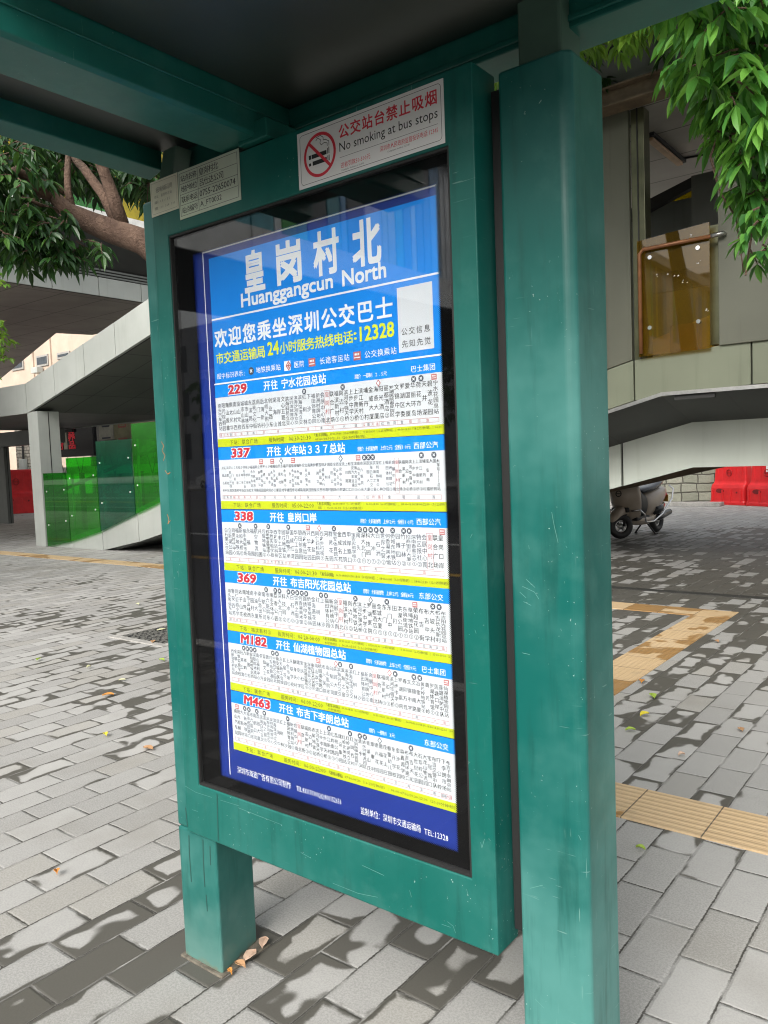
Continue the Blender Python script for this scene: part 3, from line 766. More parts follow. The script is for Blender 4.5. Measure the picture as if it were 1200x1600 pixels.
    hh = sz_ * .40; full = min(.832, .521 + len(rt['t1']) * (.0050 if two else .0056))
    fit_text(nk, rt['t1'], .521, full, zz - hh, zz + hh, y3 + .0002, .004, 1)
    if two: fit_text(nk, rt['t2'], .474, .474 + len(rt['t2']) * .0054, zn - .0048 - hh, zn - .0048 + hh, y3 + .0002, .004, 1)
    ki, ri_, wi = MB(), MB(), MB()
    for kind, xi in rt['icons']:
        zi = zb - .0085
        if kind == 'm': icon_metro(ki, wi, xi, zi, .0066, y2)
        elif kind == 'd': icon_diamond(ri_ if ri % 2 == 0 else ki, wi, xi, zi, .0082, y2)
        else: icon_bus(ri_, wi, xi, zi, .0066, y2)
    part(Lo, 'number_outline', M_ink_white, pan); part(Lr, 'route_number', M_ink_red, pan)
    part(Lw, 'title_lettering', M_ink_white, pan)
    part(Lk, 'stop_names', M_ink, pan); part(Lg, 'passed_stop_names', M_ink_grey, pan)
    part(Lrose, 'current_stop_box', M_ink_rose, pan); part(nk, 'notice_lettering', plain('notice_ink', (.09, .10, .03), .5, 0, 0), pan)
    part(ki, 'metro_icon', M_ink_grey, pan); part(ri_, 'coach_icon', M_ink_rose, pan); part(wi, 'icon_detail', M_ink_white, pan)
F = MB()
fit_text(F, '深圳市海波广告有限公司制作', .138, .338, .596, .615, y1, .003, 1)
fit_text(F, 'TEL:83317030/QQ:800152656', .357, .506, .5955, .6105, y1, .003, 1)
fit_text(F, '监制单位：深圳市交通运输局', .566, .738, .590, .608, y1, .003, 1)
fit_text(F, 'TEL:12328', .748, .811, .590, .603, y1, .003, 1)
part(F, 'footer_lettering', M_ink_white, po)

# ================================================================== SIGNS ON THE CASE
sg = thing('no_smoking_sign', 'white no smoking sign with a red circle and red Chinese headline above the poster', 'sign', (.68, -.005, 2.03))
SX0, SX1, SZ0, SZ1 = .482, .877, 2.0325, 2.1555
ys = -.0062
plate = part(MB().box(SX0, SX1, -.0060, -.0043, SZ0, SZ1), 'plate', M_white_plate, sg, bevel=.0006)
L = MB()
def round_outline(mb, x0, x1, z0, z1, r, t_, y):
    o, i = [], []
    for cx, cz, a0 in ((x1 - r, z0 + r, -90), (x1 - r, z1 - r, 0), (x0 + r, z1 - r, 90), (x0 + r, z0 + r, 180)):
        for q in range(6):
            a = R(a0 + q * 18); o.append((cx + r * math.cos(a), y, cz + r * math.sin(a))); i.append((cx + (r - t_) * math.cos(a), y, cz + (r - t_) * math.sin(a)))
    n = len(o); mb.add(o + i, [(k, (k + 1) % n, (k + 1) % n + n, k + n) for k in range(n)])
round_outline(L, SX0 + .008, SX1 - .006, SZ0 + .007, SZ1 - .007, .008, .0009, ys)
fit_text(L, 'No smoking at bus stops', .606, .862, 2.0790, 2.1040, ys, .004, 2)
fit_text(L, 'Penalty for Violation is 50-500', .610, .672, 2.0425, 2.0470, ys, 0, 1)
fit_text(L, 'Complaint hotline: 12345', .735, .792, 2.0490, 2.0535, ys, 0, 1)
L.box(.606, .862, ys - .0001, ys + .0001, 2.0725, 2.0731)
part(L, 'black_lettering', M_ink, sg)
L = MB()
line_at(L, '公交站台禁止吸烟', .604, .864, 2.1260, .0305, ys, .016, 2)
fit_text(L, '违者罚款50-500元', .608, .690, 2.0500, 2.0615, ys, 0, 1)
fit_text(L, '深圳市人民政府监督投诉电话 12345', .716, .862, 2.0560, 2.0675, ys, 0, 1)
part(L, 'red_lettering', plain('sign_red', (.66, .035, .06), .5, 0, 0), sg)
L = MB(); cx, cz, ro = .5485, 2.0945, .0475
n = 40
o_ = [(cx + ro * math.cos(6.2832 * q / n), ys - .0003, cz + ro * math.sin(6.2832 * q / n)) for q in range(n)]
i_ = [(cx + ro * .86 * math.cos(6.2832 * q / n), ys - .0003, cz + ro * .86 * math.sin(6.2832 * q / n)) for q in range(n)]
L.add(o_ + i_, [(q, (q + 1) % n, (q + 1) % n + n, q + n) for q in range(n)])
d = Vector((.7071, 0, -.7071)); nn_ = Vector((.7071, 0, .7071)) * ro * .07; c0 = Vector((cx, ys - .0005, cz))
L.add([c0 - d * ro * .9 - nn_, c0 + d * ro * .9 - nn_, c0 + d * ro * .9 + nn_, c0 - d * ro * .9 + nn_], [(0, 1, 2, 3)])
part(L, 'prohibition_ring', plain('sign_red', (.66, .035, .06), .5), sg)
L = MB()
L.box(cx - .033, cx - .026, ys, ys + .0001, cz - .004, cz + .005); L.box(cx - .0245, cx + .020, ys, ys + .0001, cz - .004, cz + .005)
L.box(cx + .0225, cx + .0245, ys, ys + .0001, cz - .004, cz + .008); L.box(cx + .0262, cx + .0282, ys, ys + .0001, cz - .004, cz + .010)
L.box(cx - .033, cx - .027, ys, ys + .0001, cz - .018, cz - .012); L.box(cx - .022, cx + .020, ys, ys + .0001, cz - .019, cz - .010)
L.box(cx + .0225, cx + .0245, ys, ys + .0001, cz - .019, cz - .008); L.box(cx + .0262, cx + .0282, ys, ys + .0001, cz - .019, cz - .007)
def ribbon(mb, pts, t_, y):
    for (xa, za), (xb, zb_) in zip(pts, pts[1:]):
        dd = Vector((xb - xa, 0, zb_ - za)).normalized(); q = Vector((-dd.z, 0, dd.x)) * t_
        a, b_ = Vector((xa, y, za)), Vector((xb, y, zb_))
        mb.add([a - q, b_ - q, b_ + q, a + q], [(0, 1, 2, 3)])
ribbon(L, [(cx + .023, cz + .012), (cx + .023, cz + .019), (cx + .014, cz + .022), (cx + .006, cz + .019), (cx + .002, cz + .024), (cx + .004, cz + .031), (cx - .004, cz + .036), (cx - .010, cz + .032)], .0007, ys)
ribbon(L, [(cx + .028, cz + .012), (cx + .028, cz + .022), (cx + .018, cz + .028), (cx + .012, cz + .028), (cx + .012, cz + .034), (cx + .004, cz + .040), (cx - .010, cz + .038)], .0007, ys)
part(L, 'cigarette_symbol', M_ink, sg)

pl = thing('station_plate', 'pale metal plate with a ruled four row table, upper left of the case', 'plate', (.175, -.005, 2.055))
QX0, QX1, QZ0, QZ1 = .0575, .290, 2.0555, 2.1765
part(MB().box(QX0, QX1, -.0070, -.0050, QZ0, QZ1), 'plate', M_plate, pl, bevel=.0006)
L = MB(); yq = -.0072
ix0, ix1, iz0, iz1 = QX0 + .006, QX1 - .007, QZ0 + .008, QZ1 - .007
rows = [iz0 + (iz1 - iz0) * q / 4 for q in range(5)]
for zr in rows: L.box(ix0, ix1, yq - .00005, yq + .0001, zr - .0004, zr + .0004)
for xr in (ix0, ix0 + .072, ix1): L.box(xr - .0004, xr + .0004, yq - .00012, yq + .0001, iz0, iz1)
for q, (a, bt) in enumerate((('站点名称', '皇岗村北'), ('维护单位', '吕仕达公司'), ('联系电话', '0755-22650074'), ('站点编号', 'A_FT0032'))):
    zc = (rows[3 - q] + rows[4 - q]) / 2
    line_at(L, a, ix0 + .005, ix0 + .068, zc, .0175, yq, .010, 2)
    if q < 2: line_at(L, bt, ix0 + .077, ix0 + .077 + .0185 * len(bt), zc, .0195, yq, .010, 2)
    else: fit_text(L, bt, ix0 + .077, ix0 + (.210 if q == 2 else .158), zc - .0075, zc + .0075, yq, .010, 2)
part(L, 'lettering', M_ink, pl)

pl2 = thing('police_code_plate', 'small cream plate of faint alarm code lines at the upper left corner of the case', 'plate', (0, -.005, 2.085))
part(MB().box(-.0605, .0545, -.0066, -.0050, 2.0865, 2.1775), 'plate', M_plate_cream, pl2, bevel=.0006)
L = MB(); yq = -.0068
round_outline(L, -.055, .049, 2.092, 2.172, .003, .0006, yq)
line_at(L, '报电编码牌', -.037, .032, 2.1520, .0150, yq, 0, 2)
line_at(L, '地址：皇岗村北站', -.045, .030, 2.1355, .0085, yq, 0, 1)
line_at(L, '编码：032155', -.044, .022, 2.1210, .0088, yq, 0, 1)
line_at(L, '报警：110 368 300', -.044, .042, 2.1055, .0082, yq, 0, 1)
part(L, 'lettering', plain('faded_ink', (.24, .23, .16), .6, 0, 0), pl2)

# ================================================================== LEFT: RAMPS AND OVERPASS
def panels(mb, back, xs, zb, zt, y0, y1, gap=.012):
    """cladding boards between the given x stations, each a little apart over a dark backing"""
    for a, b in zip(xs, xs[1:]):
        p_ = [(a + gap / 2, zb(a)), (b - gap / 2, zb(b)), (b - gap / 2, zt(b)), (a + gap / 2, zt(a))]
        mb.prism(p_, 'y', y0, y1)
        back.prism([(a - .001, zb(a) + .01), (b + .001, zb(b) + .01), (b + .001, zt(b) - .01), (a - .001, zt(a) - .01)], 'y', y1 + .002, y1 + .05)
RK = -12.90                                     # kink where the upper ramp starts to rise
zr = lambda x: 2.535 + max(0.0, x - RK) * .25
rampU = thing('overpass_ramp', 'grey clad upper ramp of the overpass, climbing to the right over the green glass', 'ramp', (-12.7, 6.6, 0))
xs = [-19.4, -18.1, -16.8, -15.5, -14.2, -12.90, -11.88, -10.88, -9.93, -8.93, -7.95, -6.9, -5.9]
a, b = MB(), MB()
panels(a, b, xs, zr, lambda x: zr(x) + (.56 if x > RK + .1 or x < RK - .1 else .56), 6.50, 6.56)
part(a, 'fascia', M_clad, rampU, bevel=.004); part(b, 'joint_backing', M_joint, rampU)
s = MB(); s.prism([(-19.4, 2.56), (RK, 2.56), (-5.9, 2.56 + 7.0 * .25), (-5.9, 2.9 + 7.0 * .25), (RK, 2.9), (-19.4, 2.9)], 'y', 6.615, 10.4)
part(s, 'underside', M_soffit, rampU)
a, b = MB(), MB(); panels(a, b, xs, zr, lambda x: zr(x) + .56, 10.41, 10.47); part(a, 'rear_fascia', M_clad, rampU)
def column(mb, mk, x0, x1, y0, y1, z1):
    mb.box(x0, x1, y0, y1, 0, z1)
    mk.box(x1 + .0005, x1 + .004, (y0 + y1) / 2 - .008, (y0 + y1) / 2 + .008, 0, z1 - .01)
c, cj = MB(), MB(); column(c, cj, -12.93, -12.57, 6.515, 6.95, 2.555); cb = part(c, 'column', M_clad, rampU, bevel=.006); part(cj, 'column_joint', M_joint, cb)
c, cj = MB(), MB(); column(c, cj, -20.8, -20.28, 9.70, 9.86, 2.145); cb = part(c, 'column', M_clad_dark, rampU, bevel=.006); part(cj, 'column_joint', M_joint, cb)
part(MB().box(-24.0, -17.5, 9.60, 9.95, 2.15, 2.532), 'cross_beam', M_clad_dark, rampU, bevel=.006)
# lower ramp with green glass
rampL = thing('stair_ramp', 'lower ramp of the overpass with stepped green glass panels, starting at ground level', 'ramp', (-11.5, 6.6, 0))
def lb(x): return max(.0, (x + 10.45) * .235 + .005)
def lt(x): return (x + 12.52) * .20 + .05 if x < -10.9 else (x + 10.9) * .30 + .374
a, b = MB(), MB()
panels(a, b, [-12.52, -11.71, -10.74, -9.67, -8.6, -7.5, -6.4], lb, lambda x: max(lt(x), lb(x) + .05), 6.56, 6.60)
part(a, 'fascia', M_clad, rampL, bevel=.003); part(b, 'joint_backing', M_joint, rampL)
s = MB(); s.prism([(-12.5, -.02), (-10.6, -.02), (-6.4, .93), (-6.4, 1.2), (-11, .13), (-12.5, .02)], 'y', 6.66, 9.4)
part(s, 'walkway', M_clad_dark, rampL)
part(MB().prism([(-12.5, 0.02), (-6.4, 1.2), (-6.4, 2.2), (-12.5, 1.0)], 'y', 9.42, 9.5), 'rear_parapet', plain('parapet_grey', (.42, .45, .40), .8), rampL)
part(MB().prism([(-12.5, 1.02), (-6.4, 2.22), (-6.4, 2.32), (-12.5, 1.12)], 'y', 9.40, 9.52), 'rear_rail', M_clad, rampL)
tops = [1.385, 1.645, 1.905, 2.15, 2.41]; gx = [-12.52, -11.70, -10.72, -9.66, -8.62, -7.6]
gm = [M_glass_green, M_glass_lime, M_glass_teal, M_glass_lime, M_glass_green]
for q in range(5):
    x0, x1 = gx[q] + .012, gx[q + 1] - .012
    zb0, zb1 = lt(x0) - .09, lt(x1) - .09
    gp = part(MB().prism([(x0, max(zb0, .01)), (x1, zb1), (x1, tops[q]), (x0, tops[q])], 'y', 6.515, 6.535), 'glass_panel', gm[q], rampL)
    for xx in (x0 + .09, x1 - .10):
        for zz in (.26, .74):
            zbx = lt(xx); part(MB().disc((xx, 6.508, zbx + (tops[q] - zbx) * zz), (0, 1, 0), .014, .014, .05, 12), 'fixing', M_white_plate, gp)
for x in gx: part(MB().box(x - .012, x + .012, 6.61, 6.65, lt(x) - .02, tops[max(0, min(4, gx.index(x) - 1))]), 'baluster', M_steel, rampL)
part(MB().tube([(-12.5, 6.75, 1.0), (-6.4, 6.75, 2.40)], .03), 'handrail', M_brown_steel, rampL, smooth=True)
za, zb_ = PY(150, 741, 9.2).z, PY(150, 728, 9.2).z
part(MB().box(-17.5, -6.0, 9.2, 9.24, za, zb_), 'reflected_band', M_line_w, rampL)  # band and braces built to stand in for a reflection in the glass
for q in range(16):
    x = -17.2 + q * .7; tb = MB()
    ribbon(tb, [(x, za - .5), (x + .35, zb_ + .25)], .012, 9.19); ribbon(tb, [(x + .35, za - .5), (x, zb_ + .25)], .012, 9.186)
    part(tb, 'reflected_brace', M_black, rampL)
for x in (-15.4, -13.1, -11.2): part(MB().box(x, x + .09, 9.0, 9.09, 0, 1.35), 'inner_post', M_black, rampL)
part(MB().box(-17.5, -6.0, 9.26, 9.30, -.01, za - .45), 'low_wall', M_clad_dark, rampL)

# overpass deck crossing above
ov = thing('overpass_deck', 'broad overpass deck with brown panelled underside and yellow glass, above the grey ramp', 'overpass', (-14, 8, 0))
a = MB()
for q in range(14):
    yy = -2 + q * 1.02; 
    a.prism([(yy + .008, 4.965), (yy + 1.012, 4.965), (yy + 1.012, 5.34), (yy + .008, 5.34)], 'x', -12.94, -12.90)
part(a, 'fascia', M_clad, ov, bevel=.003)
lv = MB()
for q in range(3): lv.box(-12.93, -12.905, -2, 12.3, 5.36 + q * .06, 5.395 + q * .06)
part(lv, 'louvre', M_clad_dark, ov)
part(MB().box(-13.05, -12.95, -2, 12.3, 4.98, 5.56), 'joint_backing', M_joint, ov)
s = MB(); s.prism([(-13.05, -2), (-13.05, 11.0), (-17.4, 10.85), (-17.7, 10.0), (-28, 13.7), (-45, 19), (-45, -2)], 'z', 4.985, 5.30)
part(s, 'underside', M_soffit_deck, ov)
s = MB(); s.add([(-12.93, -2, 5.55), (-12.93, 12.3, 5.55), (-12.15, 12.3, 6.28), (-12.15, -2, 6.28), (-12.95, -2, 5.7), (-12.95, 12.3, 5.7)], [(0, 1, 2, 3), (4, 3, 2, 5)])
part(s, 'sloped_soffit', M_soffit_dark, ov)
part(MB().box(-12.22, -12.14, -2, 12.3, 6.282, 6.42), 'upper_fascia', M_line_w, ov)
for q in range(14):
    yy = -2 + q * 1.02
    part(MB().box(-12.20, -12.18, yy + .02, yy + 1.0, 6.425, 8.4), 'glass_panel', (M_glass_yellow, M_glass_lime, M_glass_yellow, M_glass_yellow)[q % 4], ov)
part(MB().box(-14.5, -12.0, -2, 12.3, 8.41, 8.6), 'canopy', M_clad_dark, ov)
part(MB().box(-13.6, -13.5, -2, 12.3, 5.6, 8.4), 'inner_wall', M_line_w, ov)
part(MB().tube([(-11.5, 6.9, 3.62), (-10.2, 7.3, 4.15), (-9.0, 7.5, 4.4)], .012, 6), 'cable', M_line_w, ov)

# advert screen, cabinets and stone behind the glass
ad = thing('advert_screen', 'black box advertising screen with red characters hung beside the grey column', 'screen', (-21, 12, 0))
A0, A1 = PY(97, 716, 12), PY(144, 655, 12)
ax0, ax1, az0, az1 = A0.x, A1.x, PY(120, 713, 12).z, PY(120, 655, 12).z + .05
part(MB().box(ax0 - .3, ax1, 12.0, 12.5, az0, az1), 'casing', M_black_gloss, ad, bevel=.03)
part(MB().box(ax0 - .3, ax0 + (ax1 - ax0) * .44, 11.93, 11.998, az1 - .42, az1 - .28), 'visor', M_black, ad)
L = MB()
h = (az1 - az0) * .62; zc0 = az0 + (az1 - az0) * .20; cw = .36
for ci, (xx, t_) in enumerate(((ax0 - .05, '中药材'), (ax0 + .62, '营养品'))):
    for j, ch in enumerate(t_): char_at(L, ch, xx, zc0 + h * (1 - (j + .5) / 3), cw * 1.15, h / 3 * 1.05, 11.99, .03, 1)
em = Mat('red_screen_letters', .5, (.55, .03, .04)); em.b.inputs['Emission Color'].default_value = (.8, .03, .05, 1); em.b.inputs['Emission Strength'].default_value = .12
part(L, 'screen_lettering', em.m, ad)
part(MB().box(ax0 + .18, ax0 + .36, 11.985, 11.998, zc0, zc0 + h), 'screen_stripe', M_plate_cream, ad)
part(MB().box(ax1 + .02, ax1 + .22, 12.1, 12.3, 0, az1), 'support_pole', M_kerb, ad)
def cabinet(px0, px1, pz0, pz1, mat, label, sym):
    q0, q1 = PY(px0, pz1, 11.0), PY(px1, pz0, 11.0)
    c = thing('electrical_cabinet', label, 'cabinet', ((q0.x + q1.x) / 2, 11.2, 0), 0, 'electrical cabinets behind the green glass')
    part(MB().box(q0.x, q1.x, 11.0, 11.7, q0.z, q1.z), 'casing', mat, c, bevel=.015)
    d = part(MB().box(q0.x + .03, q1.x - .03, 10.985, 10.998, q0.z + .04, q1.z - .04), 'door', mat, c)
    part(MB().box(q0.x + .1, q1.x - .1, 11.1, 11.6, 0, q0.z - .002), 'plinth', M_kerb, c)
    t_ = MB(); cx_, cz_ = (q0.x + q1.x) / 2, q1.z - .28; yy = 10.98
    for r0, r1 in (((-.17, -.14), (.17, -.14)), ((.17, -.14), (0, .16)), ((0, .16), (-.17, -.14))): ribbon(t_, [(cx_ + r0[0], cz_ + r0[1]), (cx_ + r1[0], cz_ + r1[1])], .02, yy)
    ribbon(t_, [(cx_ + .03, cz_ + .07), (cx_ - .03, cz_), (cx_ + .03, cz_), (cx_ - .02, cz_ - .09)], .012, yy)
    ribbon(t_, [(cx_ - .2, cz_ - .45), (cx_ + .2, cz_ - .45)], .02, yy)
    part(t_, 'warning_symbol', sym, d)
cabinet(155, 177, 640, 688, plain('cabinet_white', (.58, .57, .50), .5), 'pale grey electrical cabinet with a dark warning triangle', M_ink_grey)
cabinet(178.5, 205, 640, 687, plain('cabinet_beige', (.37, .35, .22), .5, 0, .2, 3), 'beige electrical cabinet with a red warning triangle', M_ink_rose)
st = MB(); q0, q1 = PY(147, 800, 13.0), PY(252, 640, 13.0); st.box(q0.x, q1.x + 6, 13.0, 13.6, 0, 5.0)
tag(st.build('stone_wall', M_rubble), 'rubble stone wall behind the electrical cabinets', 'wall')
st = MB(); q0, q1 = PY(31.5, 800, 20), PY(47, 690, 20); st.box(q0.x, q1.x, 20, 21, 0, q1.z + 2.5)
tag(st.build('stone_pier', M_rubble), 'narrow rubble stone pier between the two grey columns', 'pier')
bx = PY(37, 725, 19.9); j = thing('junction_box', 'small grey junction box on the rubble pier', 'box', (bx.x, 19.8, bx.z - .3))
part(MB().box(bx.x - .22, bx.x + .22, 19.75, 19.99, bx.z - .38, bx.z + .25), 'casing', M_clad, j, bevel=.02); part(MB().tube([(bx.x, 19.9, bx.z + .25), (bx.x, 19.9, bx.z + 2.5)], .05), 'conduit', M_black, j)
tp = PY(22, 735, 27.0); tent = thing('canopy_tent', 'white topped tent with a blue valance behind the red barrier at the left', 'tent', (tp.x, 27, 0))
part(MB().prism([(tp.x - 1.6, tp.z - .05), (tp.x + 1.4, tp.z - .45), (tp.x + 1.4, tp.z - .40), (tp.x - .9, tp.z + .75), (tp.x - 1.6, tp.z + .75)], 'y', 27, 30), 'roof', M_line_w, tent)
part(MB().box(tp.x - 1.6, tp.x + 1.4, 26.95, 26.99, tp.z - .78, tp.z - .46), 'valance', plain('tent_blue', (.06, .12, .45), .7), tent)
for dx in (-1.5, 1.3): part(MB().box(tp.x + dx, tp.x + dx + .08, 27.1, 27.18, 0, tp.z - .4), 'leg', M_steel, tent)

# cream building and brown block behind
cb = thing('cream_building', 'cream rendered building with small dark windows, beyond the ramps at the left', 'building', (-50, 26, 0))
part(MB().box(-75, -30, 25, 35, 0, 26), 'wall', M_cream, cb)
def window(u0, v0, u1, v1, Y, parent, ac=False):
    a, b = PY(u0, v1, Y), PY(u1, v0, Y)
    f = part(MB().box(a.x, b.x, Y - .08, Y - .002, a.z, b.z), 'window', M_wframe, parent)
    part(MB().box(a.x + .12, b.x - .12, Y - .10, Y - .082, a.z + .12, b.z - .12), 'pane', M_dark_window, f)
    if ac: part(MB().box(a.x + .05, a.x + .75, Y - .5, Y - .085, a.z - .42, a.z - .06), 'air_conditioner', M_clad, f, bevel=.03)
window(59, 553, 76, 574, 25, cb, True); window(91, 548, 110, 562, 25, cb)
for uu in (20, -20): window(uu, 556, uu + 17, 580, 25, cb)
for uu in (52, 80): 
    q = PY(uu, 560, 25); part(MB().box(q.x - .10, q.x + .10, 24.9, 24.998, 0, 26), 'pilaster', M_cream, cb)
bb = thing('brown_building', 'brown rendered block far behind the red barrier at the left', 'building', (-48, 40, 0))
part(MB().box(-80, -34, 36, 46, 0, 6.5), 'wall', M_brown, bb)

# ================================================================== RIGHT: OVERPASS LANDING
ld = thing('overpass_landing', 'grey overpass landing with an amber glass bay, right of the green pillar', 'overpass', (0, 8, 0))
KX = -1.07
def zs(z0): return lambda x: z0 + min(0.0, x - KX) * .25
a, b = MB(), MB()
panels(a, b, [-6.6, -4.9, -3.2, -1.36, -.20, 1.6, 3.4, 5.2], zs(2.0), zs(2.425), 7.0, 7.05, .016)
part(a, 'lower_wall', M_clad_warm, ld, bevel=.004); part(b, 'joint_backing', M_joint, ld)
t = MB()
for (xa, xb) in ((-6.6, KX), (KX, 5.2)):
    t.prism([(xa, zs(1.955)(xa)), (xb, zs(1.955)(xb)), (xb, zs(1.993)(xb)), (xa, zs(1.993)(xa))], 'y', 6.985, 7.03)
part(t, 'edge_trim', M_steel, ld)
t = MB()
for (xa, xb) in ((-6.6, KX), (KX, 5.2)):
    za, zb_ = zs(1.953)(xa), zs(1.953)(xb); qa, qb = zs(1.695)(xa), zs(1.695)(xb)
    t.add([(xa, 7.0, za), (xb, 7.0, zb_), (xb, 8.0, qb), (xa, 8.0, qa), (xa, 7.0, za + .04), (xb, 7.0, zb_ + .04), (xb, 8.0, qb + .04), (xa, 8.0, qa + .04)],
          [(0, 3, 2, 1), (4, 5, 6, 7), (0, 1, 5, 4), (2, 3, 7, 6)])
part(t, 'sloped_soffit', M_soffit_dark, ld)
t = MB()
for q in range(3): t.box(-.95 + q * 1.6, -.55 + q * 1.6, 7.02, 7.06, 1.905, 1.95)
part(t, 'clip', M_black, ld)
a, b = MB(), MB()
panels(a, b, [-6.6, -4.6, -1.88, 2.4, 5.2], zs(1.18), zs(1.71), 8.0, 8.05, .03)
# split the long board at the kink so it stays planar
a, b = MB(), MB()
panels(a, b, [-6.6, -4.3, -1.90], zs(1.18), zs(1.71), 8.0, 8.05, .03)
a.prism([(-1.885, zs(1.18)(-1.885)), (KX, 1.18), (5.2, 1.18), (5.2, 1.71), (KX, 1.71), (-1.885, zs(1.71)(-1.885))], 'y', 8.0, 8.05)
b.box(-1.89, 5.2, 8.052, 8.08, 1.2, 1.45)
part(a, 'string_beam', M_clad_mid, ld, bevel=.003); part(b, 'string_joint', M_joint, ld)
t = MB()
for (xa, xb) in ((-6.6, -1.9), (-1.9, -1.27), (-1.27, 5.2)):
    fz = lambda x: 1.135 + min(0, x + 1.27) * .21
    t.prism([(xa, fz(xa)), (xb, fz(xb)), (xb, fz(xb) + .35), (xa, fz(xa) + .35)], 'y', 10.3, 10.5)
part(t, 'girder', M_brown_steel, ld)
t = MB()
for (xa, xb) in ((-6.6, KX), (KX, 5.2)):
    t.prism([(xa, zs(1.30)(xa)), (xb, zs(1.30)(xb)), (xb, zs(1.42)(xb)), (xa, zs(1.42)(xa))], 'y', 8.1, 11.2)
part(t, 'ramp_slab', M_clad_dark, ld)
# upper storey
part(MB().prism([(-2.6, zs(2.43)(-2.6)), (-1.375, 2.357), (-1.375, 4.93), (-2.6, 4.93)], 'y', 6.99, 7.05), 'side_panel', M_clad_olive, ld, bevel=.004)
part(MB().box(-1.365, -1.225, 7.03, 7.20, 2.35, 4.93), 'steel_post', M_post_steel, ld, bevel=.006)
part(MB().box(-1.302, -1.288, 7.024, 7.032, 2.35, 4.93), 'post_joint', M_black, ld)
wp = MB(); wp.box(-.49, .55, 6.97, 7.04, 2.405, 5.3); wp.box(.565, 1.6, 6.97, 7.04, 2.405, 5.3); wp.box(1.615, 3.0, 6.97, 7.04, 2.405, 5.3)
part(wp, 'wall_panel', M_clad_olive, ld, bevel=.005)
part(MB().box(-.60, -.495, 7.06, 7.2, 2.43, 3.6), 'steel_post', M_post_steel, ld)
part(MB().box(-2.7, 3.0, 7.0, 11.4, 4.965, 5.10), 'ceiling', M_ceiling, ld)
ib = MB(); ib.box(-3.0, 3.0, 6.74, 6.80, 4.90, 5.055); ib.box(-3.0, 3.0, 6.66, 6.90, 5.056, 5.075); ib.box(-3.0, 3.0, 6.66, 6.90, 4.882, 4.899)
part(ib, 'edge_girder', M_brown_steel, ld)
part(MB().box(-5.0, 3.0, 6.86, 6.94, 5.10, 6.6), 'upper_fascia', M_clad_dark, ld)
ud = MB(); ud.box(-3.4, 8.0, 2.4, 11.4, 6.62, 6.95)  # unseen slab added to shade the landing and the paving
part(ud, 'unseen_shade_deck', M_soffit_deck, ld)
# inside the bay
q0, q1 = PY(1059, 313, 9.2), PY(1081, 299, 9.2)
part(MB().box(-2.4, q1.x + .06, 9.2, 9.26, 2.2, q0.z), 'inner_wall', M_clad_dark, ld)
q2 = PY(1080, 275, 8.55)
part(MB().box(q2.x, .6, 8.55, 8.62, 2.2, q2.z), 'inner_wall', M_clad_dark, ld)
bq = [PY(u_, v_, 8.95) for u_, v_ in ((985, 345), (1082, 292), (1082, 276), (985, 326))]
part(MB().prism([(v_.x, v_.z) for v_ in bq], 'y', 8.95, 9.05), 'inner_beam', M_joint, ld)
part(MB().box(q0.x - .1, q1.x + .06, 9.22, 9.24, q0.z + .001, q1.z + .03), 'yellow_glass', M_glass_yellow, ld)
part(MB().prism([(-1.7, 2.3), (-.6, 2.3), (-.6, 2.95), (-1.7, 2.62)], 'y', 8.0, 8.05), 'inner_stair', M_plate_cream, ld)
part(MB().box(-1.28, -.98, 7.92, 7.96, 2.50, 2.80), 'yellow_light_patch', M_glass_yellow, ld)  # yellow patch stands in for daylight coming through
part(MB().box(-1.5, -.6, 7.98, 8.03, 3.20, 3.42), 'inner_sill', M_joint, ld)
part(MB().box(-2.6, .6, 7.1, 11.2, 2.05, 2.20), 'floor_slab', M_clad_dark, ld)
amb = part(MB().prism([(-1.285, 2.375), (-.565, 2.385), (-.565, 3.61), (-1.285, 3.56)], 'y', 6.945, 6.962), 'glass_panel', M_glass_amber, ld)
for u_, v_ in ((1015, 402), (1090, 387), (1015, 512), (1091, 502)):
    q = PY(u_, v_, 6.93); part(MB().disc((q.x, 6.93, q.z), (0, 1, 0), .021, .021, .05, 14), 'fixing', M_chrome, amb)
ch = MB(); random.seed(5)
for u_, v_, r_q in ((1050, 430, 9), (1025, 431, 4), (1092, 410, 6), (1075, 368, 4), (1068, 440, 5), (1107, 485, 5)):
    for q in range(3):
        c_ = PY(u_ + random.uniform(-r_q, r_q), v_ + random.uniform(-r_q, r_q) * .5, 6.9435); s_ = .012 * random.uniform(.5, 1.3)
        ch.add([(c_.x, 6.9435, c_.z), (c_.x + s_ * 1.5, 6.9435, c_.z + s_ * .3), (c_.x + s_ * .8, 6.9435, c_.z + s_)], [(0, 1, 2)])
part(ch, 'paint_fleck', M_line_w, amb)
hr = MB(); q0, q1 = PY(999, 391, 6.90), PY(1121, 367, 6.90)
hr.tube([(q0.x, 6.90, 2.40), (q0.x, 6.90, q0.z - .04), (q0.x + .04, 6.90, q0.z), (q1.x - .06, 6.90, q1.z)], .020, 12)
part(hr, 'handrail', M_copper, ld, smooth=True)
part(MB().tube([(q1.x - .06, 6.90, q1.z), (q1.x + .05, 6.90, q1.z + .01), (q1.x + .05, 6.98, q1.z + .01)], .022), 'rail_bracket', M_steel, ld, smooth=True)
cl = thing('ceiling_lamp', 'strip lamp with a dusty tan cover on the landing ceiling above the amber glass', 'lamp', (-1.45, 8.4, 4.9))
part(MB().box(-1.52, -1.40, 7.85, 9.0, 4.925, 4.9645), 'base', M_joint, cl)
part(MB().box(-1.50, -1.42, 7.88, 8.95, 4.885, 4.924), 'diffuser', plain('lamp_cover', (.45, .30, .19), .5), cl, bevel=.012)
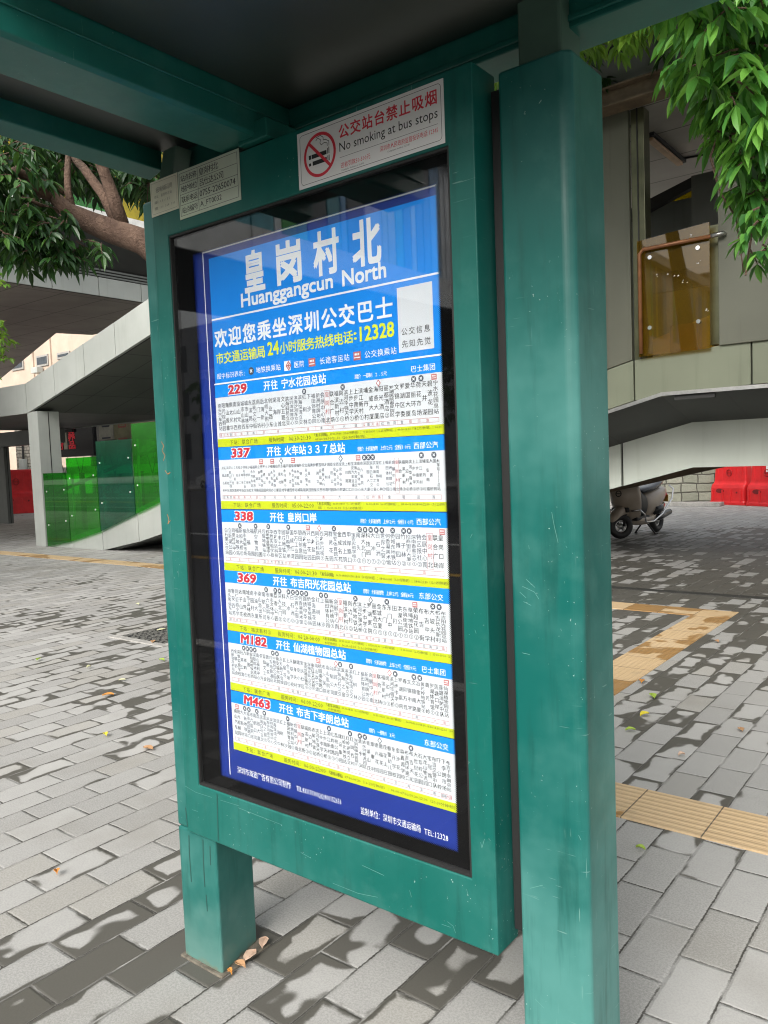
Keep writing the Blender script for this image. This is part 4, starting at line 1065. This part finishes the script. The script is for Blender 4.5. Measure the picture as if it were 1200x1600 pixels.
part(MB().tube([(-1.54, 7.3, 4.955), (-1.54, 8.9, 4.955), (-1.1, 9.0, 4.955)], .012, 6), 'conduit', M_black, cl)
vp = thing('vine_cable', 'thin dark cable looping down the grey fascia above the pillar', 'cable', (-1.6, 6.8, 5.2))
q = [PY(968, 42, 6.80), PY(962, 66, 6.80), PY(950, 82, 6.80), PY(938, 88, 6.80), PY(930, 88, 6.80)]
part(MB().tube(q, .014, 6), 'loop', M_black, vp); q = [PY(924, 30, 6.80), PY(924, 96, 6.80)]; part(MB().tube(q, .018, 6), 'pipe', M_black, vp)

# far stone wall
sw = MB(); q0, q1 = PZ(1000, 786), PZ(1116, 783)
dv = (q1 - q0).normalized(); nv = Vector((-dv.y, dv.x, 0))
if nv.y < 0: nv = -nv
A = q0 - dv * 8; B = q1 + dv * .1
sw.add([A, B, B + nv * .6, A + nv * .6] + [v + Vector((0, 0, 2.6)) for v in (A, B, B + nv * .6, A + nv * .6)],
       [(3, 2, 1, 0), (4, 5, 6, 7), (0, 1, 5, 4), (1, 2, 6, 5), (2, 3, 7, 6), (3, 0, 4, 7)])
tag(sw.build('stone_wall', M_stone), 'wall of large grey green stone blocks beyond the scooter', 'wall')
sp = MB(); A = q1 + dv * .15; sp.tube([(A.x, A.y - .2, 0), (A.x, A.y - .2, 2.4)], .06)
tag(sp.build('yellow_pole', M_line_y), 'thin yellow pole between the stone wall and the red barriers', 'pole')
bw = MB(); bw.box(-14, 25, 30, 31, 0, 6); tag(bw.build('boundary_wall', M_rubble), 'long boundary wall far behind the red barriers', 'wall')
kb = MB(); q = PZ(1060, 789); kb.box(q.x - 2.2, q.x + 1.1, q.y - .5, q.y - .1, 0, .09)
structure('kerb_edge', kb, M_kerb, bevel=.01)

# barriers
def barrier_parts(root):
    mb = MB(); levels = [(0, .52, .25), (.06, .52, .25), (.10, .505, .235), (.40, .50, .225), (.47, .50, .20), (.52, .485, .145), (.56, .48, .135), (.95, .45, .115), (1.02, .44, .10), (1.05, .40, .07)]
    rg = []
    for z, hx, hy in levels:
        pts = []
        for cx_, cy_, a0 in ((1, -1, -90), (1, 1, 0), (-1, 1, 90), (-1, -1, 180)):
            for q in range(4):
                aa = R(a0 + q * 30); r_ = .05
                pts.append(Vector((cx_ * (hx - r_) + r_ * math.cos(aa), cy_ * (hy - r_) + r_ * math.sin(aa), z)))
        rg.append(pts)
    mb.rings(rg)
    lpart(mb, 'body', M_red_plastic, root, smooth=False, bevel=.008)
    rb = MB()
    for xx in (-.36, -.18, .0, .18, .36): rb.box(xx - .022, xx + .022, -.135, -.118, .58, .96)
    for xx in (-.42, -.12, .12, .42): rb.box(xx - .02, xx + .02, -.252, -.225, .08, .36)
    lpart(rb, 'rib', M_red_plastic, root, bevel=.006)
    h_ = MB(); h_.disc((-.20, -.234, .33), (0, 1, 0), .12, .055, .02); h_.disc((.30, -.236, .30), (0, 1, 0), .022, .022, .02)
    lpart(h_, 'hole_shade_disc', plain('hole_shade_red', (.16, .008, .01), .7), root)  # raised dark red discs stand in for shaded holes
    c_ = MB(); c_.torus((0, -.139, .76), (0, 1, 0), .075, .010, 24, 6); c_.box(-.07, .07, -.146, -.138, .75, .77)
    lpart(c_, 'emblem', plain('barrier_shadow_red', (.36, .012, .015), .5), root)
bpos = [(1140, 788, 0, 'red water filled plastic barrier nearest the stone wall'), (1187, 791, 0, 'red plastic barrier with a white sticker at the right edge of the photo')]
q0, q1 = PZ(1116, 788), PZ(1200, 792)
ang = math.atan2(q1.y - q0.y, q1.x - q0.x)
b0 = thing('traffic_barrier', bpos[0][3], 'barrier', (0, 0, 0), ang, 'red traffic barriers'); barrier_parts(b0)
c0 = PZ(1142, 789); b0.location = (c0.x, c0.y + .25, 0)
dirv = Vector((math.cos(ang), math.sin(ang), 0))
b1 = copy_tree(b0); b1['label'] = bpos[1][3]; b1.location = Vector(b0.location) + dirv * 1.07
lpart(MB().box(-.02, .12, -.142, -.136, .78, 1.0), 'sticker', M_line_w, b1)
b2 = copy_tree(b0); b2['label'] = 'red plastic barrier by the rubble pier at the left'
c0 = PZ(29, 802); b2.location = (c0.x, c0.y, 0); b2.rotation_euler = (0, 0, R(58)); b2.scale = (1.25, 1.25, 1.45)
b3 = copy_tree(b1); b3['label'] = 'red plastic barrier partly hidden behind the grey column at the left'
b3.location = Vector(b2.location) + Vector((-.74, -1.18, 0)); b3.rotation_euler = (0, 0, R(58)); b3.scale = (1.25, 1.25, 1.45)

# ================================================================== SCOOTER
fw, rw = Vector((-3.06, 10.87, 0)), Vector((-2.90, 12.05, 0))
sc_ang = math.atan2(rw.y - fw.y, rw.x - fw.x) - math.pi / 2
sco = thing('motor_scooter', 'champagne coloured motor scooter with chrome guard bars parked under the ramp', 'scooter', fw, sc_ang)
def wheel(name, y, r_):
    wr = MB().torus((0, y, r_), (1, 0, 0), r_ - .055, .055, 32, 12)
    root_o = lpart(wr, name, M_black, sco, smooth=True)
    rim = MB(); rim.torus((0, y, r_), (1, 0, 0), r_ - .11, .016, 28, 8); rim.disc((-.04, y, r_), (1, 0, 0), .045, .045, .08, 16)
    for q in range(5):
        aa = q * 2 * math.pi / 5 + .3
        rim.tube([(0, y + math.cos(aa) * .03, r_ + math.sin(aa) * .03), (0, y + math.cos(aa) * (r_ - .11), r_ + math.sin(aa) * (r_ - .11))], [.022, .014], 6)
    o = rim.build('rim', M_steel, None, smooth=True); o.parent = root_o
    return root_o
fwo = wheel('front_wheel', 0, .20); fwo.rotation_euler = (0, 0, R(-38)); wheel('rear_wheel', 1.19, .20)
def loft(sections, n=16):
    """sections: (y, z, half width, half height, squareness)"""
    rg = []
    for y, z, hw, hh, e in sections:
        rg.append([Vector((math.copysign(abs(math.cos(a)) ** e, math.cos(a)) * hw, y, z + math.copysign(abs(math.sin(a)) ** e, math.sin(a)) * hh)) for a in [2 * math.pi * q / n for q in range(n)]])
    mb = MB(); mb.rings(rg); return mb
lpart(loft([(-.27, .30, .02, .02, 1), (-.25, .34, .075, .06, .8), (-.10, .43, .10, .075, .8), (.06, .46, .105, .075, .8), (.20, .40, .09, .07, .8), (.27, .33, .03, .03, 1)]), 'front_fender', M_champagne, sco, smooth=True, subsurf=1)
lpart(loft([(.20, .33, .06, .05, .8), (.30, .27, .19, .09, .7), (.60, .245, .20, .075, .7), (.88, .29, .18, .10, .7), (1.02, .36, .08, .06, .8)]), 'belly_panel', M_champagne, sco, smooth=True, subsurf=1)
# leg shield: loft in z
rg = []
for z, hw, yc, th in ((.26, .16, .27, .07), (.38, .22, .20, .11), (.56, .27, .13, .15), (.76, .265, .10, .16), (.92, .20, .14, .13), (1.04, .13, .19, .08)):
    rg.append([Vector((math.cos(a) * hw, yc + math.sin(a) * th + abs(math.cos(a)) ** 2 * .06, z)) for a in [2 * math.pi * q / 18 for q in range(18)]])
mb = MB(); mb.rings(rg); lpart(mb, 'front_shield', M_champagne, sco, smooth=True, subsurf=1)
em2 = MB(); em2.torus((0, -.045, .72), (0, -1, .1), .045, .008, 24, 6); em2.box(-.035, .035, -.055, -.045, .714, .726); lpart(em2, 'badge', M_black, sco)
lpart(loft([(-.06, .86, .03, .03, 1), (-.03, .87, .10, .055, .8), (.06, .89, .11, .06, .8), (.12, .90, .07, .04, 1)]), 'headlight', M_chrome, sco, smooth=True)
lpart(MB().box(-.17, .17, .22, .66, .27, .335), 'floorboard', M_black, sco, bevel=.02)
lpart(loft([(.22, .62, .22, .26, .8), (.34, .60, .21, .25, .8), (.46, .52, .18, .20, .8), (.62, .50, .17, .21, .8), (.70, .50, .10, .15, .8)]), 'inner_panel', M_black, sco, smooth=True, subsurf=1)
lpart(loft([(.80, .40, .225, .10, .8), (1.05, .42, .215, .09, .8), (1.22, .47, .15, .06, .8)]), 'side_cover', M_black_gloss, sco, smooth=True)
lpart(MB().box(-.15, .15, -.02, .03, .42, .50), 'front_grille', M_black, sco, bevel=.02)
lpart(MB().box(-.08, .08, 1.46, 1.475, .50, .62), 'number_plate', M_line_y, sco)
lpart(loft([(.54, .44, .12, .14, .8), (.62, .48, .19, .21, .8), (.85, .53, .215, .22, .8), (1.12, .60, .19, .17, .8), (1.38, .69, .11, .09, .9), (1.48, .72, .04, .04, 1)]), 'rear_fairing', M_champagne, sco, smooth=True, subsurf=1)
lpart(loft([(.50, .70, .09, .03, .8), (.60, .735, .14, .05, .7), (.90, .755, .16, .06, .7), (1.15, .82, .13, .06, .8), (1.36, .86, .07, .04, 1)]), 'seat', M_black_gloss, sco, smooth=True, subsurf=1)
mb = MB(); mb.tube([(-.06, .0, .20), (-.06, .10, .55)], .022); mb.tube([(.06, .0, .20), (.06, .10, .55)], .022); mb.tube([(0, .10, .5), (0, .24, 1.0)], .03)
lpart(mb, 'fork', M_black, sco, smooth=True)
mb = MB(); mb.tube([(-.34, .34, 1.02), (-.2, .26, 1.03), (0, .22, .99), (.2, .26, 1.03), (.34, .34, 1.02)], .016); mb.tube([(-.36, .35, 1.02), (-.23, .275, 1.03)], .022); mb.tube([(.36, .35, 1.02), (.23, .275, 1.03)], .022)
lpart(mb, 'handlebar', M_black, sco, smooth=True)
for s_ in (-1, 1):
    mb = MB(); mb.tube([(s_ * .22, .26, 1.04), (s_ * .26, .24, 1.18)], .008, 6); mb.disc((s_ * .27, .235, 1.22), (0, 1, 0), .06, .045, .02)
    lpart(mb, 'mirror', M_black, sco)
for s_ in (-1, 1):
    mb = MB(); mb.tube([(s_ * .16, .06, .44), (s_ * .28, .10, .46), (s_ * .29, .24, .38), (s_ * .26, .34, .25), (s_ * .245, .62, .235), (s_ * .25, .92, .34), (s_ * .23, 1.30, .56), (s_ * .18, 1.46, .72), (s_ * .10, 1.46, .78)], .014, 8)
    lpart(mb, 'guard_bar', M_chrome, sco, smooth=True)
mb = MB(); mb.tube([(.02, .78, .22), (.18, .80, .012), (.18, .86, .012)], .014); mb.tube([(-.02, .78, .22), (-.18, .80, .012), (-.18, .86, .012)], .014)
lpart(mb, 'kickstand', M_black, sco)
mb = MB(); mb.tube([(.10, .80, .26), (.15, 1.0, .27), (.16, 1.35, .34)], [.03, .055, .05], 12); mb.disc((.16, 1.35, .34), (0, 1, .2), .03, .03, .02)
lpart(mb, 'exhaust', M_black_gloss, sco, smooth=True)
lpart(loft([(1.36, .62, .09, .035, .8), (1.44, .63, .08, .03, .8)]), 'tail_light', M_red_plastic, sco)

# ================================================================== TREES
def leaf(mb, p, d, up, Ln, W, droop):
    d = d.normalized(); sd_ = d.cross(up)
    if sd_.length < 1e-3: sd_ = Vector((1, 0, 0))
    sd_.normalize(); nr = sd_.cross(d)
    s1 = p + d * Ln * .32 - Vector((0, 0, droop * Ln * .05)); s2 = p + d * Ln * .66 - Vector((0, 0, droop * Ln * .16)); tt = p + d * Ln - Vector((0, 0, droop * Ln * .34))
    f = nr * W * .22
    mb.add([p, s1, s2, tt, s1 + sd_ * W * .5 + f, s2 + sd_ * W * .42 + f, s1 - sd_ * W * .5 + f, s2 - sd_ * W * .42 + f],
           [(0, 1, 4), (0, 6, 1), (1, 2, 5, 4), (6, 7, 2, 1), (2, 3, 5), (7, 3, 2)])
def rv(s_=1.0): return Vector((random.gauss(0, s_), random.gauss(0, s_), random.gauss(0, s_)))
def sprig(lm, tm, p, d, n, Ln, W, hang=.9):
    """a drooping twig with leaves set along both sides"""
    d = d.normalized(); pts = [p]; q = p.copy()
    for i in range(n):
        d = (d + Vector((0, 0, -.16 * hang)) + rv(.07)).normalized(); q = q + d * Ln * .30; pts.append(q.copy())
        sdv = d.cross(Vector((0, 0, 1)));
        if sdv.length < .05: sdv = Vector((1, 0, 0))
        sdv.normalize()
        for s_ in (-1, 1):
            ld_ = (d * .45 + sdv * s_ * .75 + Vector((0, 0, -.55 * hang)) + rv(.22))
            leaf(lm, q, ld_, (Vector((0, 0, 1)) + rv(.35)), Ln * random.uniform(.7, 1.15), W * random.uniform(.8, 1.15), random.uniform(.3, 1.2))
    leaf(lm, q, d + Vector((0, 0, -.5)), Vector((0, 0, 1)) + rv(.3), Ln, W, .6)
    if tm is not None: tm.tube(pts, [.006 * (1 - .7 * i / len(pts)) for i in range(len(pts))], 4, False)

# left tree leaning out from behind the case
random.seed(21)
t1 = thing('shade_tree', 'brown barked tree leaning out behind the left edge of the case, dark foliage', 'tree', (-2.7, 3.05, 0))
D0 = 6.4
P6 = lambda u, v, d=D0: PD(u, v, d)
tr = MB()
trunk_pts = [Vector((-2.62, 3.05, -.05)), Vector((-2.68, 3.0, .8)), Vector((-2.85, 2.95, 1.7)), P6(300, 440), P6(225, 378), P6(178, 362), P6(142, 348), P6(108, 330), P6(84, 308)]
tr.tube(trunk_pts, [.19, .155, .14, .122, .108, .100, .088, .066, .052], 14)
part(tr, 'trunk', M_bark, t1, smooth=True)
for pts, rs in (([P6(190, 350), P6(178, 310, 6.35), P6(160, 262, 6.3), P6(140, 215, 6.2), P6(120, 130, 6.1), P6(90, 20, 6.0)], [.06, .05, .044, .038, .03, .02]),
                ([P6(184, 350), P6(162, 305, 6.4), P6(130, 262, 6.5), P6(105, 238, 6.5), P6(60, 170, 6.6)], [.05, .042, .036, .028, .02]),
                ([P6(113, 328), P6(106, 300), P6(105, 272), P6(107, 235, 6.5), P6(100, 180, 6.5)], [.034, .028, .026, .022, .018]),
                ([P6(100, 300), P6(80, 287), P6(54, 287, 6.2)], [.022, .018, .014]),
                ([P6(84, 308), P6(56, 296, 6.3), P6(46, 280, 6.2), P6(26, 266, 6.1), P6(0, 280, 5.9), P6(-60, 300, 5.7)], [.052, .045, .04, .034, .028, .02]),
                ([P6(90, 330), P6(62, 320, 6.1), P6(40, 310, 5.9)], [.02, .016, .01]),
                ([Vector((-2.85, 2.95, 1.7)), Vector((-2.5, 3.4, 3.0)), Vector((-2.3, 4.2, 4.6)), Vector((-1.6, 5.2, 5.9))], [.10, .08, .06, .03])):
    b = MB(); b.tube(pts, rs, 10); part(b, 'branch', M_bark, t1, smooth=True)
lm, tm = MB(), MB()
def scatter(lm, tm, boxes, Ln, W, n=5, hang=.9):
    for (u0, u1, v0, v1, d0, d1, cnt) in boxes:
        for _ in range(cnt):
            p_ = PD(random.uniform(u0, u1), random.uniform(v0, v1), random.uniform(d0, d1))
            a_ = random.uniform(0, 6.283)
            sprig(lm, tm, p_, Vector((math.cos(a_), math.sin(a_), random.uniform(-.5, .3))), random.randint(max(2, n - 2), n), Ln * random.uniform(.8, 1.2), W, hang)
scatter(lm, tm, [(-60, 60, 215, 330, 5.6, 7.2, 140), (0, 130, 205, 270, 6.4, 7.6, 140), (120, 240, 225, 290, 6.9, 8.0, 110), (-40, 60, 310, 370, 5.7, 6.6, 74), (40, 92, 355, 398, 5.8, 6.5, 52), (60, 105, 320, 350, 5.8, 6.1, 10),
                 (-30, 30, 370, 395, 5.8, 6.3, 14), (118, 140, 375, 388, 6.0, 6.3, 5), (152, 160, 378, 385, 6.0, 6.2, 2), (205, 245, 255, 290, 6.8, 7.6, 26), (85, 100, 385, 405, 5.9, 6.2, 5)], .115, .040)
# the rest of the crown, above the roof and out of frame
for _ in range(300):
    p_ = Vector((random.uniform(-6.5, -.5), random.uniform(1.8, 7.0), random.uniform(5.0, 7.2)))
    a_ = random.uniform(0, 6.283); sprig(lm, None, p_, Vector((math.cos(a_), math.sin(a_), 0)), 4, .19, .07)
part(lm, 'crown', M_leaf, t1); part(tm, 'twig', M_bark, t1)

# sunlit leaves behind the roof edge, above the pillar
t2 = thing('rear_tree', 'sunlit tree whose bright leaves show between the roof beam and green pillar', 'tree', (-1.35, 4.6, 0))
tr = MB(); tr.tube([Vector((-1.35, 4.6, -.05)), Vector((-1.40, 4.65, 2.0)), Vector((-1.5, 4.9, 3.6)), Vector((-1.7, 5.3, 5.4))], [.13, .11, .09, .05], 12); part(tr, 'trunk', M_bark, t2, smooth=True)
lm, tm = MB(), MB()
scatter(lm, tm, [(745, 830, 60, 120, 6.5, 8.5, 40), (880, 1010, -30, 45, 5.8, 6.9, 46), (860, 960, 20, 70, 6.0, 6.9, 18)], .12, .045)
for _ in range(90):
    p_ = Vector((random.uniform(-2.8, .8), random.uniform(4.0, 6.4), random.uniform(5.2, 7.0))); a_ = random.uniform(0, 6.283); sprig(lm, None, p_, Vector((math.cos(a_), math.sin(a_), 0)), 4, .17, .07)
part(lm, 'crown', M_leaf_pale, t2)

# right tree with big hanging leaves
random.seed(33)
t3 = thing('street_tree', 'leafy tree hanging large glossy leaves into the upper right corner', 'tree', (2.9, 3.9, 0))
tr = MB(); tr.tube([Vector((2.9, 3.9, -.05)), Vector((2.85, 3.85, 1.6)), Vector((2.6, 3.7, 3.0)), Vector((2.2, 3.4, 4.0)), Vector((1.5, 3.0, 4.5))], [.16, .14, .12, .08, .04], 12); part(tr, 'trunk', M_bark, t3, smooth=True)
b = MB(); b.tube([Vector((2.2, 3.4, 4.0)), Vector((1.5, 2.9, 3.7)), PD(1190, 120, 3.9), PD(1150, 90, 3.8)], [.05, .035, .02, .010], 8); part(b, 'branch', M_bark, t3, smooth=True)
for pts in ([PD(1160, 90, 3.9), PD(1130, 190, 3.9), PD(1110, 245, 3.9), PD(1125, 300, 3.9), PD(1150, 340, 3.9), PD(1162, 425, 3.85)], [PD(1200, 150, 4.0), PD(1185, 250, 3.9), PD(1180, 330, 3.8), PD(1165, 430, 3.75)]):
    b = MB(); b.tube(pts, [.008, .007, .006, .005, .004, .003][:len(pts)], 5); part(b, 'twig', M_bark, t3)
lm, tm = MB(), MB()
scatter(lm, tm, [(1035, 1250, -90, 15, 3.3, 3.9, 74), (1085, 1260, 20, 130, 3.5, 4.3, 84), (1075, 1120, 50, 110, 3.6, 4.0, 14), (1125, 1260, 120, 220, 3.6, 4.4, 64), (1165, 1260, 200, 330, 3.6, 4.4, 54), (1115, 1150, 120, 165, 3.8, 4.2, 8), (1145, 1190, 200, 250, 3.7, 4.1, 8)], .125, .046, 4, 1.0)
scatter(lm, tm, [(1170, 1230, 330, 400, 3.6, 3.9, 11), (1150, 1175, 270, 310, 3.7, 3.9, 4), (1120, 1150, 195, 215, 3.8, 4.0, 4), (1178, 1215, 300, 345, 3.6, 3.9, 8)], .085, .036, 4, 1.0)
for _ in range(420):  # unseen overhead leaves added to shade the landing
    p_ = Vector((random.uniform(-2.0, 5.0), random.uniform(2.4, 6.4), random.uniform(5.6, 7.4))); a_ = random.uniform(0, 6.283); sprig(lm, None, p_, Vector((math.cos(a_), math.sin(a_), 0)), 4, .15, .055)
for _ in range(520):  # more out of frame leaves added to darken the right side
    p_ = Vector((random.uniform(1.0, 5.2), random.uniform(2.7, 7.0), random.uniform(2.7, 6.2)))
    if p_.y < 4.2 and p_.z < 3.2: continue
    a_ = random.uniform(0, 6.283); sprig(lm, None, p_, Vector((math.cos(a_), math.sin(a_), 0)), 4, .19, .075)
part(lm, 'crown', M_leaf_near, t3); part(tm, 'twig', M_bark, t3)

# young tree at the left margin
random.seed(44)
t4 = thing('young_tree', 'young tree with small bright green leaves at the left margin', 'tree', (-8.2, 2.7, 0))
tr = MB(); tr.tube([Vector((-8.2, 2.7, -.05)), Vector((-8.15, 2.75, 1.4)), Vector((-8.0, 2.85, 2.6)), Vector((-7.7, 3.0, 3.4))], [.06, .05, .035, .015], 8); part(tr, 'trunk', M_bark, t4, smooth=True)
lm, tm = MB(), MB()
scatter(lm, tm, [(-110, -8, 430, 600, 8.4, 9.6, 90), (-20, 12, 500, 560, 8.7, 9.2, 16), (-20, 4, 425, 450, 8.7, 9.1, 5)], .085, .04, 4, .2)
part(lm, 'crown', M_leaf_pale, t4); part(tm, 'twig', M_bark, t4)

# ================================================================== ACROSS THE ROAD (seen in the glass)
fb = thing('footbridge_span', 'pale footbridge over the road with coloured glass fins, reflected in the case', 'footbridge', (-9, -12, 0))
a = MB()
for q in range(18):
    yy = -30 + q * 1.52; a.box(-7.36, -7.30, yy + .01, yy + 1.51, 4.45, 5.02)
part(a, 'fascia', plain('pale_fascia', (.80, .81, .80), .5), fb)
part(MB().box(-11, -7.37, -30, -2.5, 4.46, 4.8), 'underside', M_soffit_dark, fb)
gl_ = [plain('fin_yellow', (.74, .70, .05), .3), plain('fin_green', (.06, .45, .08), .3), plain('fin_teal', (.08, .40, .48), .3), plain('fin_pale', (.78, .82, .86), .3), plain('fin_dark', (.04, .06, .07), .3), plain('fin_blue', (.20, .45, .75), .3), plain('fin_pale', (.78, .82, .86), .3), plain('fin_yellow', (.74, .70, .05), .3)]
random.seed(9); yy = -29.5
while yy < -3:
    wv = random.choice((.18, .25, .35, .5)); part(MB().box(-7.50, -7.44, yy, yy + wv - .04, 5.03, 7.4), 'glass_fin', random.choice(gl_), fb); yy += wv
part(MB().box(-11, -7.2, -30, -2.5, 7.41, 7.7), 'canopy', plain('canopy_pale', (.45, .46, .46), .5), fb)
for yy in (-28, -17): part(MB().box(-9.6, -9.0, yy, yy + .7, -.2, 4.45), 'column', M_clad, fb)

car = thing('parked_car', 'white saloon car beyond the road, reflected at the left of the glass', 'car', (-36, -31.5, -.14))
prof = [(-2.25, .35), (-2.3, .62), (-2.15, .85), (-1.55, .95), (-.75, 1.42), (.55, 1.45), (1.35, 1.0), (2.1, .90), (2.3, .62), (2.25, .32)]
rg = []
for yv, sc_ in ((-.90, .97), (-.86, 1.0), (.86, 1.0), (.90, .97)): rg.append([Vector((px_ * sc_, yv if pz_ < .97 else yv * .78, pz_)) for px_, pz_ in prof])
mb = MB(); mb.rings(rg); lpart(mb, 'body', plain('car_white', (.78, .79, .80), .2), car, bevel=.03)
wn = MB()
for s_ in (-1, 1): wn.add([(-1.35, s_ * .86, .98), (1.15, s_ * .86, .98), (.5, s_ * .73, 1.38), (-.72, s_ * .73, 1.36)], [(0, 1, 2, 3)])
lpart(wn, 'window', M_dark_window, car)
for xx in (-1.42, 1.40):
    for s_ in (-1, 1):
        wv = lpart(MB().torus((xx, s_ * .84, .33), (0, 1, 0), .24, .09, 24, 10), 'wheel', M_black, car, smooth=True)
car.rotation_euler = (0, 0, R(4))
random.seed(70)
cnt = 0
for (x, y, hh) in ((-14, -20, 7.5), (-21, -24, 8), (-29, -27, 8), (-5.5, -23, 8), (1, -18, 7), (-44, -30, 9)):
    names = ['dark street tree across the road, nearest the footbridge', 'dark street tree across the road, second along from the footbridge', 'dark street tree across the road in front of the white car', 'dark street tree across the road straight behind the camera',
             'broad street tree across the road at the camera side', 'farthest dark street tree across the road, past the white car']
    tt_ = thing('roadside_tree', names[cnt], 'tree', (x, y, 0), 0, 'street trees across the road'); cnt += 1
    tr = MB(); tr.tube([(x, y, -.3), (x + .1, y, 1.8), (x - .1, y + .1, hh * .6)], [.16, .13, .06], 8); part(tr, 'trunk', M_bark, tt_, smooth=True)
    lm = MB()
    for _ in range(260):
        v = rv(1).normalized() * (random.random() ** .4); p_ = Vector((x, y, hh * .62)) + Vector((v.x * 3.0, v.y * 3.0, v.z * hh * .34))
        a_ = random.uniform(0, 6.283); sprig(lm, None, p_, Vector((math.cos(a_), math.sin(a_), 0)), 2, .42, .22)
    part(lm, 'crown', M_leaf_dull, tt_)
ob = thing('office_block', 'long pale office block across the road', 'building', (-15, -48, 0))
part(MB().box(-70, 30, -56, -46, 0, 14), 'wall', cladding('office_render', (.34, .35, .36), .7, .3), ob)
wn = MB()
for q in range(24):
    for r__ in range(3): wn.box(-68 + q * 4, -65.6 + q * 4, -46.0, -45.95, 2 + r__ * 4, 4.4 + r__ * 4)
part(wn, 'window_band', M_dark_window, ob)

# ================================================================== FALLEN LEAVES
random.seed(5)
M_l = {'yellow': plain('leaf_yellow', (.62, .52, .04), .6), 'orange': plain('leaf_orange', (.55, .24, .05), .6), 'brown': plain('leaf_brown', (.42, .24, .12), .7),
       'green': plain('leaf_green', (.30, .42, .06), .6), 'pale': plain('leaf_pale', (.62, .62, .38), .6), 'tan': plain('leaf_tan', (.56, .40, .30), .7)}
def fallen(u, v, c, label, size=.05, loc=None):
    q = loc or PZ(u, v, .004)
    o = MB(); a_ = random.uniform(0, 6.283); d_ = Vector((math.cos(a_), math.sin(a_), 0)); s_ = Vector((-d_.y, d_.x, 0))
    n = 5; rg = []
    lift = random.uniform(.004, .010)
    for i in range(n + 1):
        t_ = i / n; wd = size * (.30 + random.uniform(-.05, .05)) * math.sin(math.pi * min(1, t_ * .92 + .06)) ; c_ = d_ * (t_ - .5) * size
        zz = lift * math.sin(math.pi * t_) * .6 + .002
        rg.append([Vector((c_.x + s_.x * wd * e, c_.y + s_.y * wd * e, zz + abs(e) * lift)) for e in (-1, -.5, 0, .5, 1)])
    o.rings(rg, cap=False, closed=False)
    ob_ = o.build('fallen_leaf', M_l[c]); ob_.location = (q.x, q.y, .008)
    md = ob_.modifiers.new('thick', 'SOLIDIFY'); md.thickness = .0012
    tag(ob_, label, 'leaf', 'fallen leaves on the pavers')
for a_ in [(169, 1088, 'orange', 'curled orange leaf on the pavers left of the case, above the yellow one', .07), (165, 1150, 'yellow', 'bright yellow leaf flat on the dry pavers left of the case', .05),
           (232, 1171, 'brown', 'curled tan brown leaf close to the left post', .07), (191, 1064, 'pale', 'pale leaf scrap on a damp paver left of the case', .045), (139, 1044, 'pale', 'tiny pale leaf on the wet dark pavers left of the case', .04),
           (239, 1004, 'brown', 'brownish leaf on the rim of the drain cover', .08), (253, 1033, 'green', 'yellow green leaf beside the left post below the drain cover', .06), (252, 985, 'pale', 'pale leaf lying on the drain cover', .08),
           (60, 1032, 'green', 'small green leaf on the damp pavers far left', .06), (89, 1367, 'orange', 'rusty orange scrap of leaf on the dry pavers at lower left', .035), (1003, 1067, 'orange', 'orange leaf beside the tan tactile path by the pillar', .06),
           (1020, 1090, 'green', 'long green leaf on a dry paver right of the pillar', .075), (1007, 1119, 'yellow', 'yellow leaf on a dry paver right of the pillar', .065), (985, 1143, 'green', 'small green sprig on a damp paver closest to the pillar', .05),
           (1158, 1142, 'brown', 'rounded brown leaf on a paver joint at the right', .05), (1065, 1182, 'tan', 'tan snail like curl of leaf on a dark paver above the tactile path', .035), (1001, 1329, 'green', 'lime green leaf below the tactile path beside the pillar', .035),
           (215, 945, 'pale', 'pale leaf on the pavers behind the drain cover', .07), (1120, 1004, 'brown', 'brown leaf among the wet pavers beside the upper tactile path', .05)]:
    fallen(*a_)
fallen(0, 0, 'tan', 'largest dry tan leaf propped against the foot of the left post', .055, Vector((.058, .10, 0)))
fallen(0, 0, 'brown', 'dry brown leaf lying along the foot of the left post', .040, Vector((.066, .055, 0)))
fallen(0, 0, 'tan', 'dry tan leaf at the back corner of the left post', .048, Vector((.045, .165, 0)))
fallen(0, 0, 'orange', 'small orange leaf bit at the front corner of the left post', .022, Vector((.068, .015, 0)))

bpy.data.objects.remove(_fo); bpy.data.curves.remove(_fc)
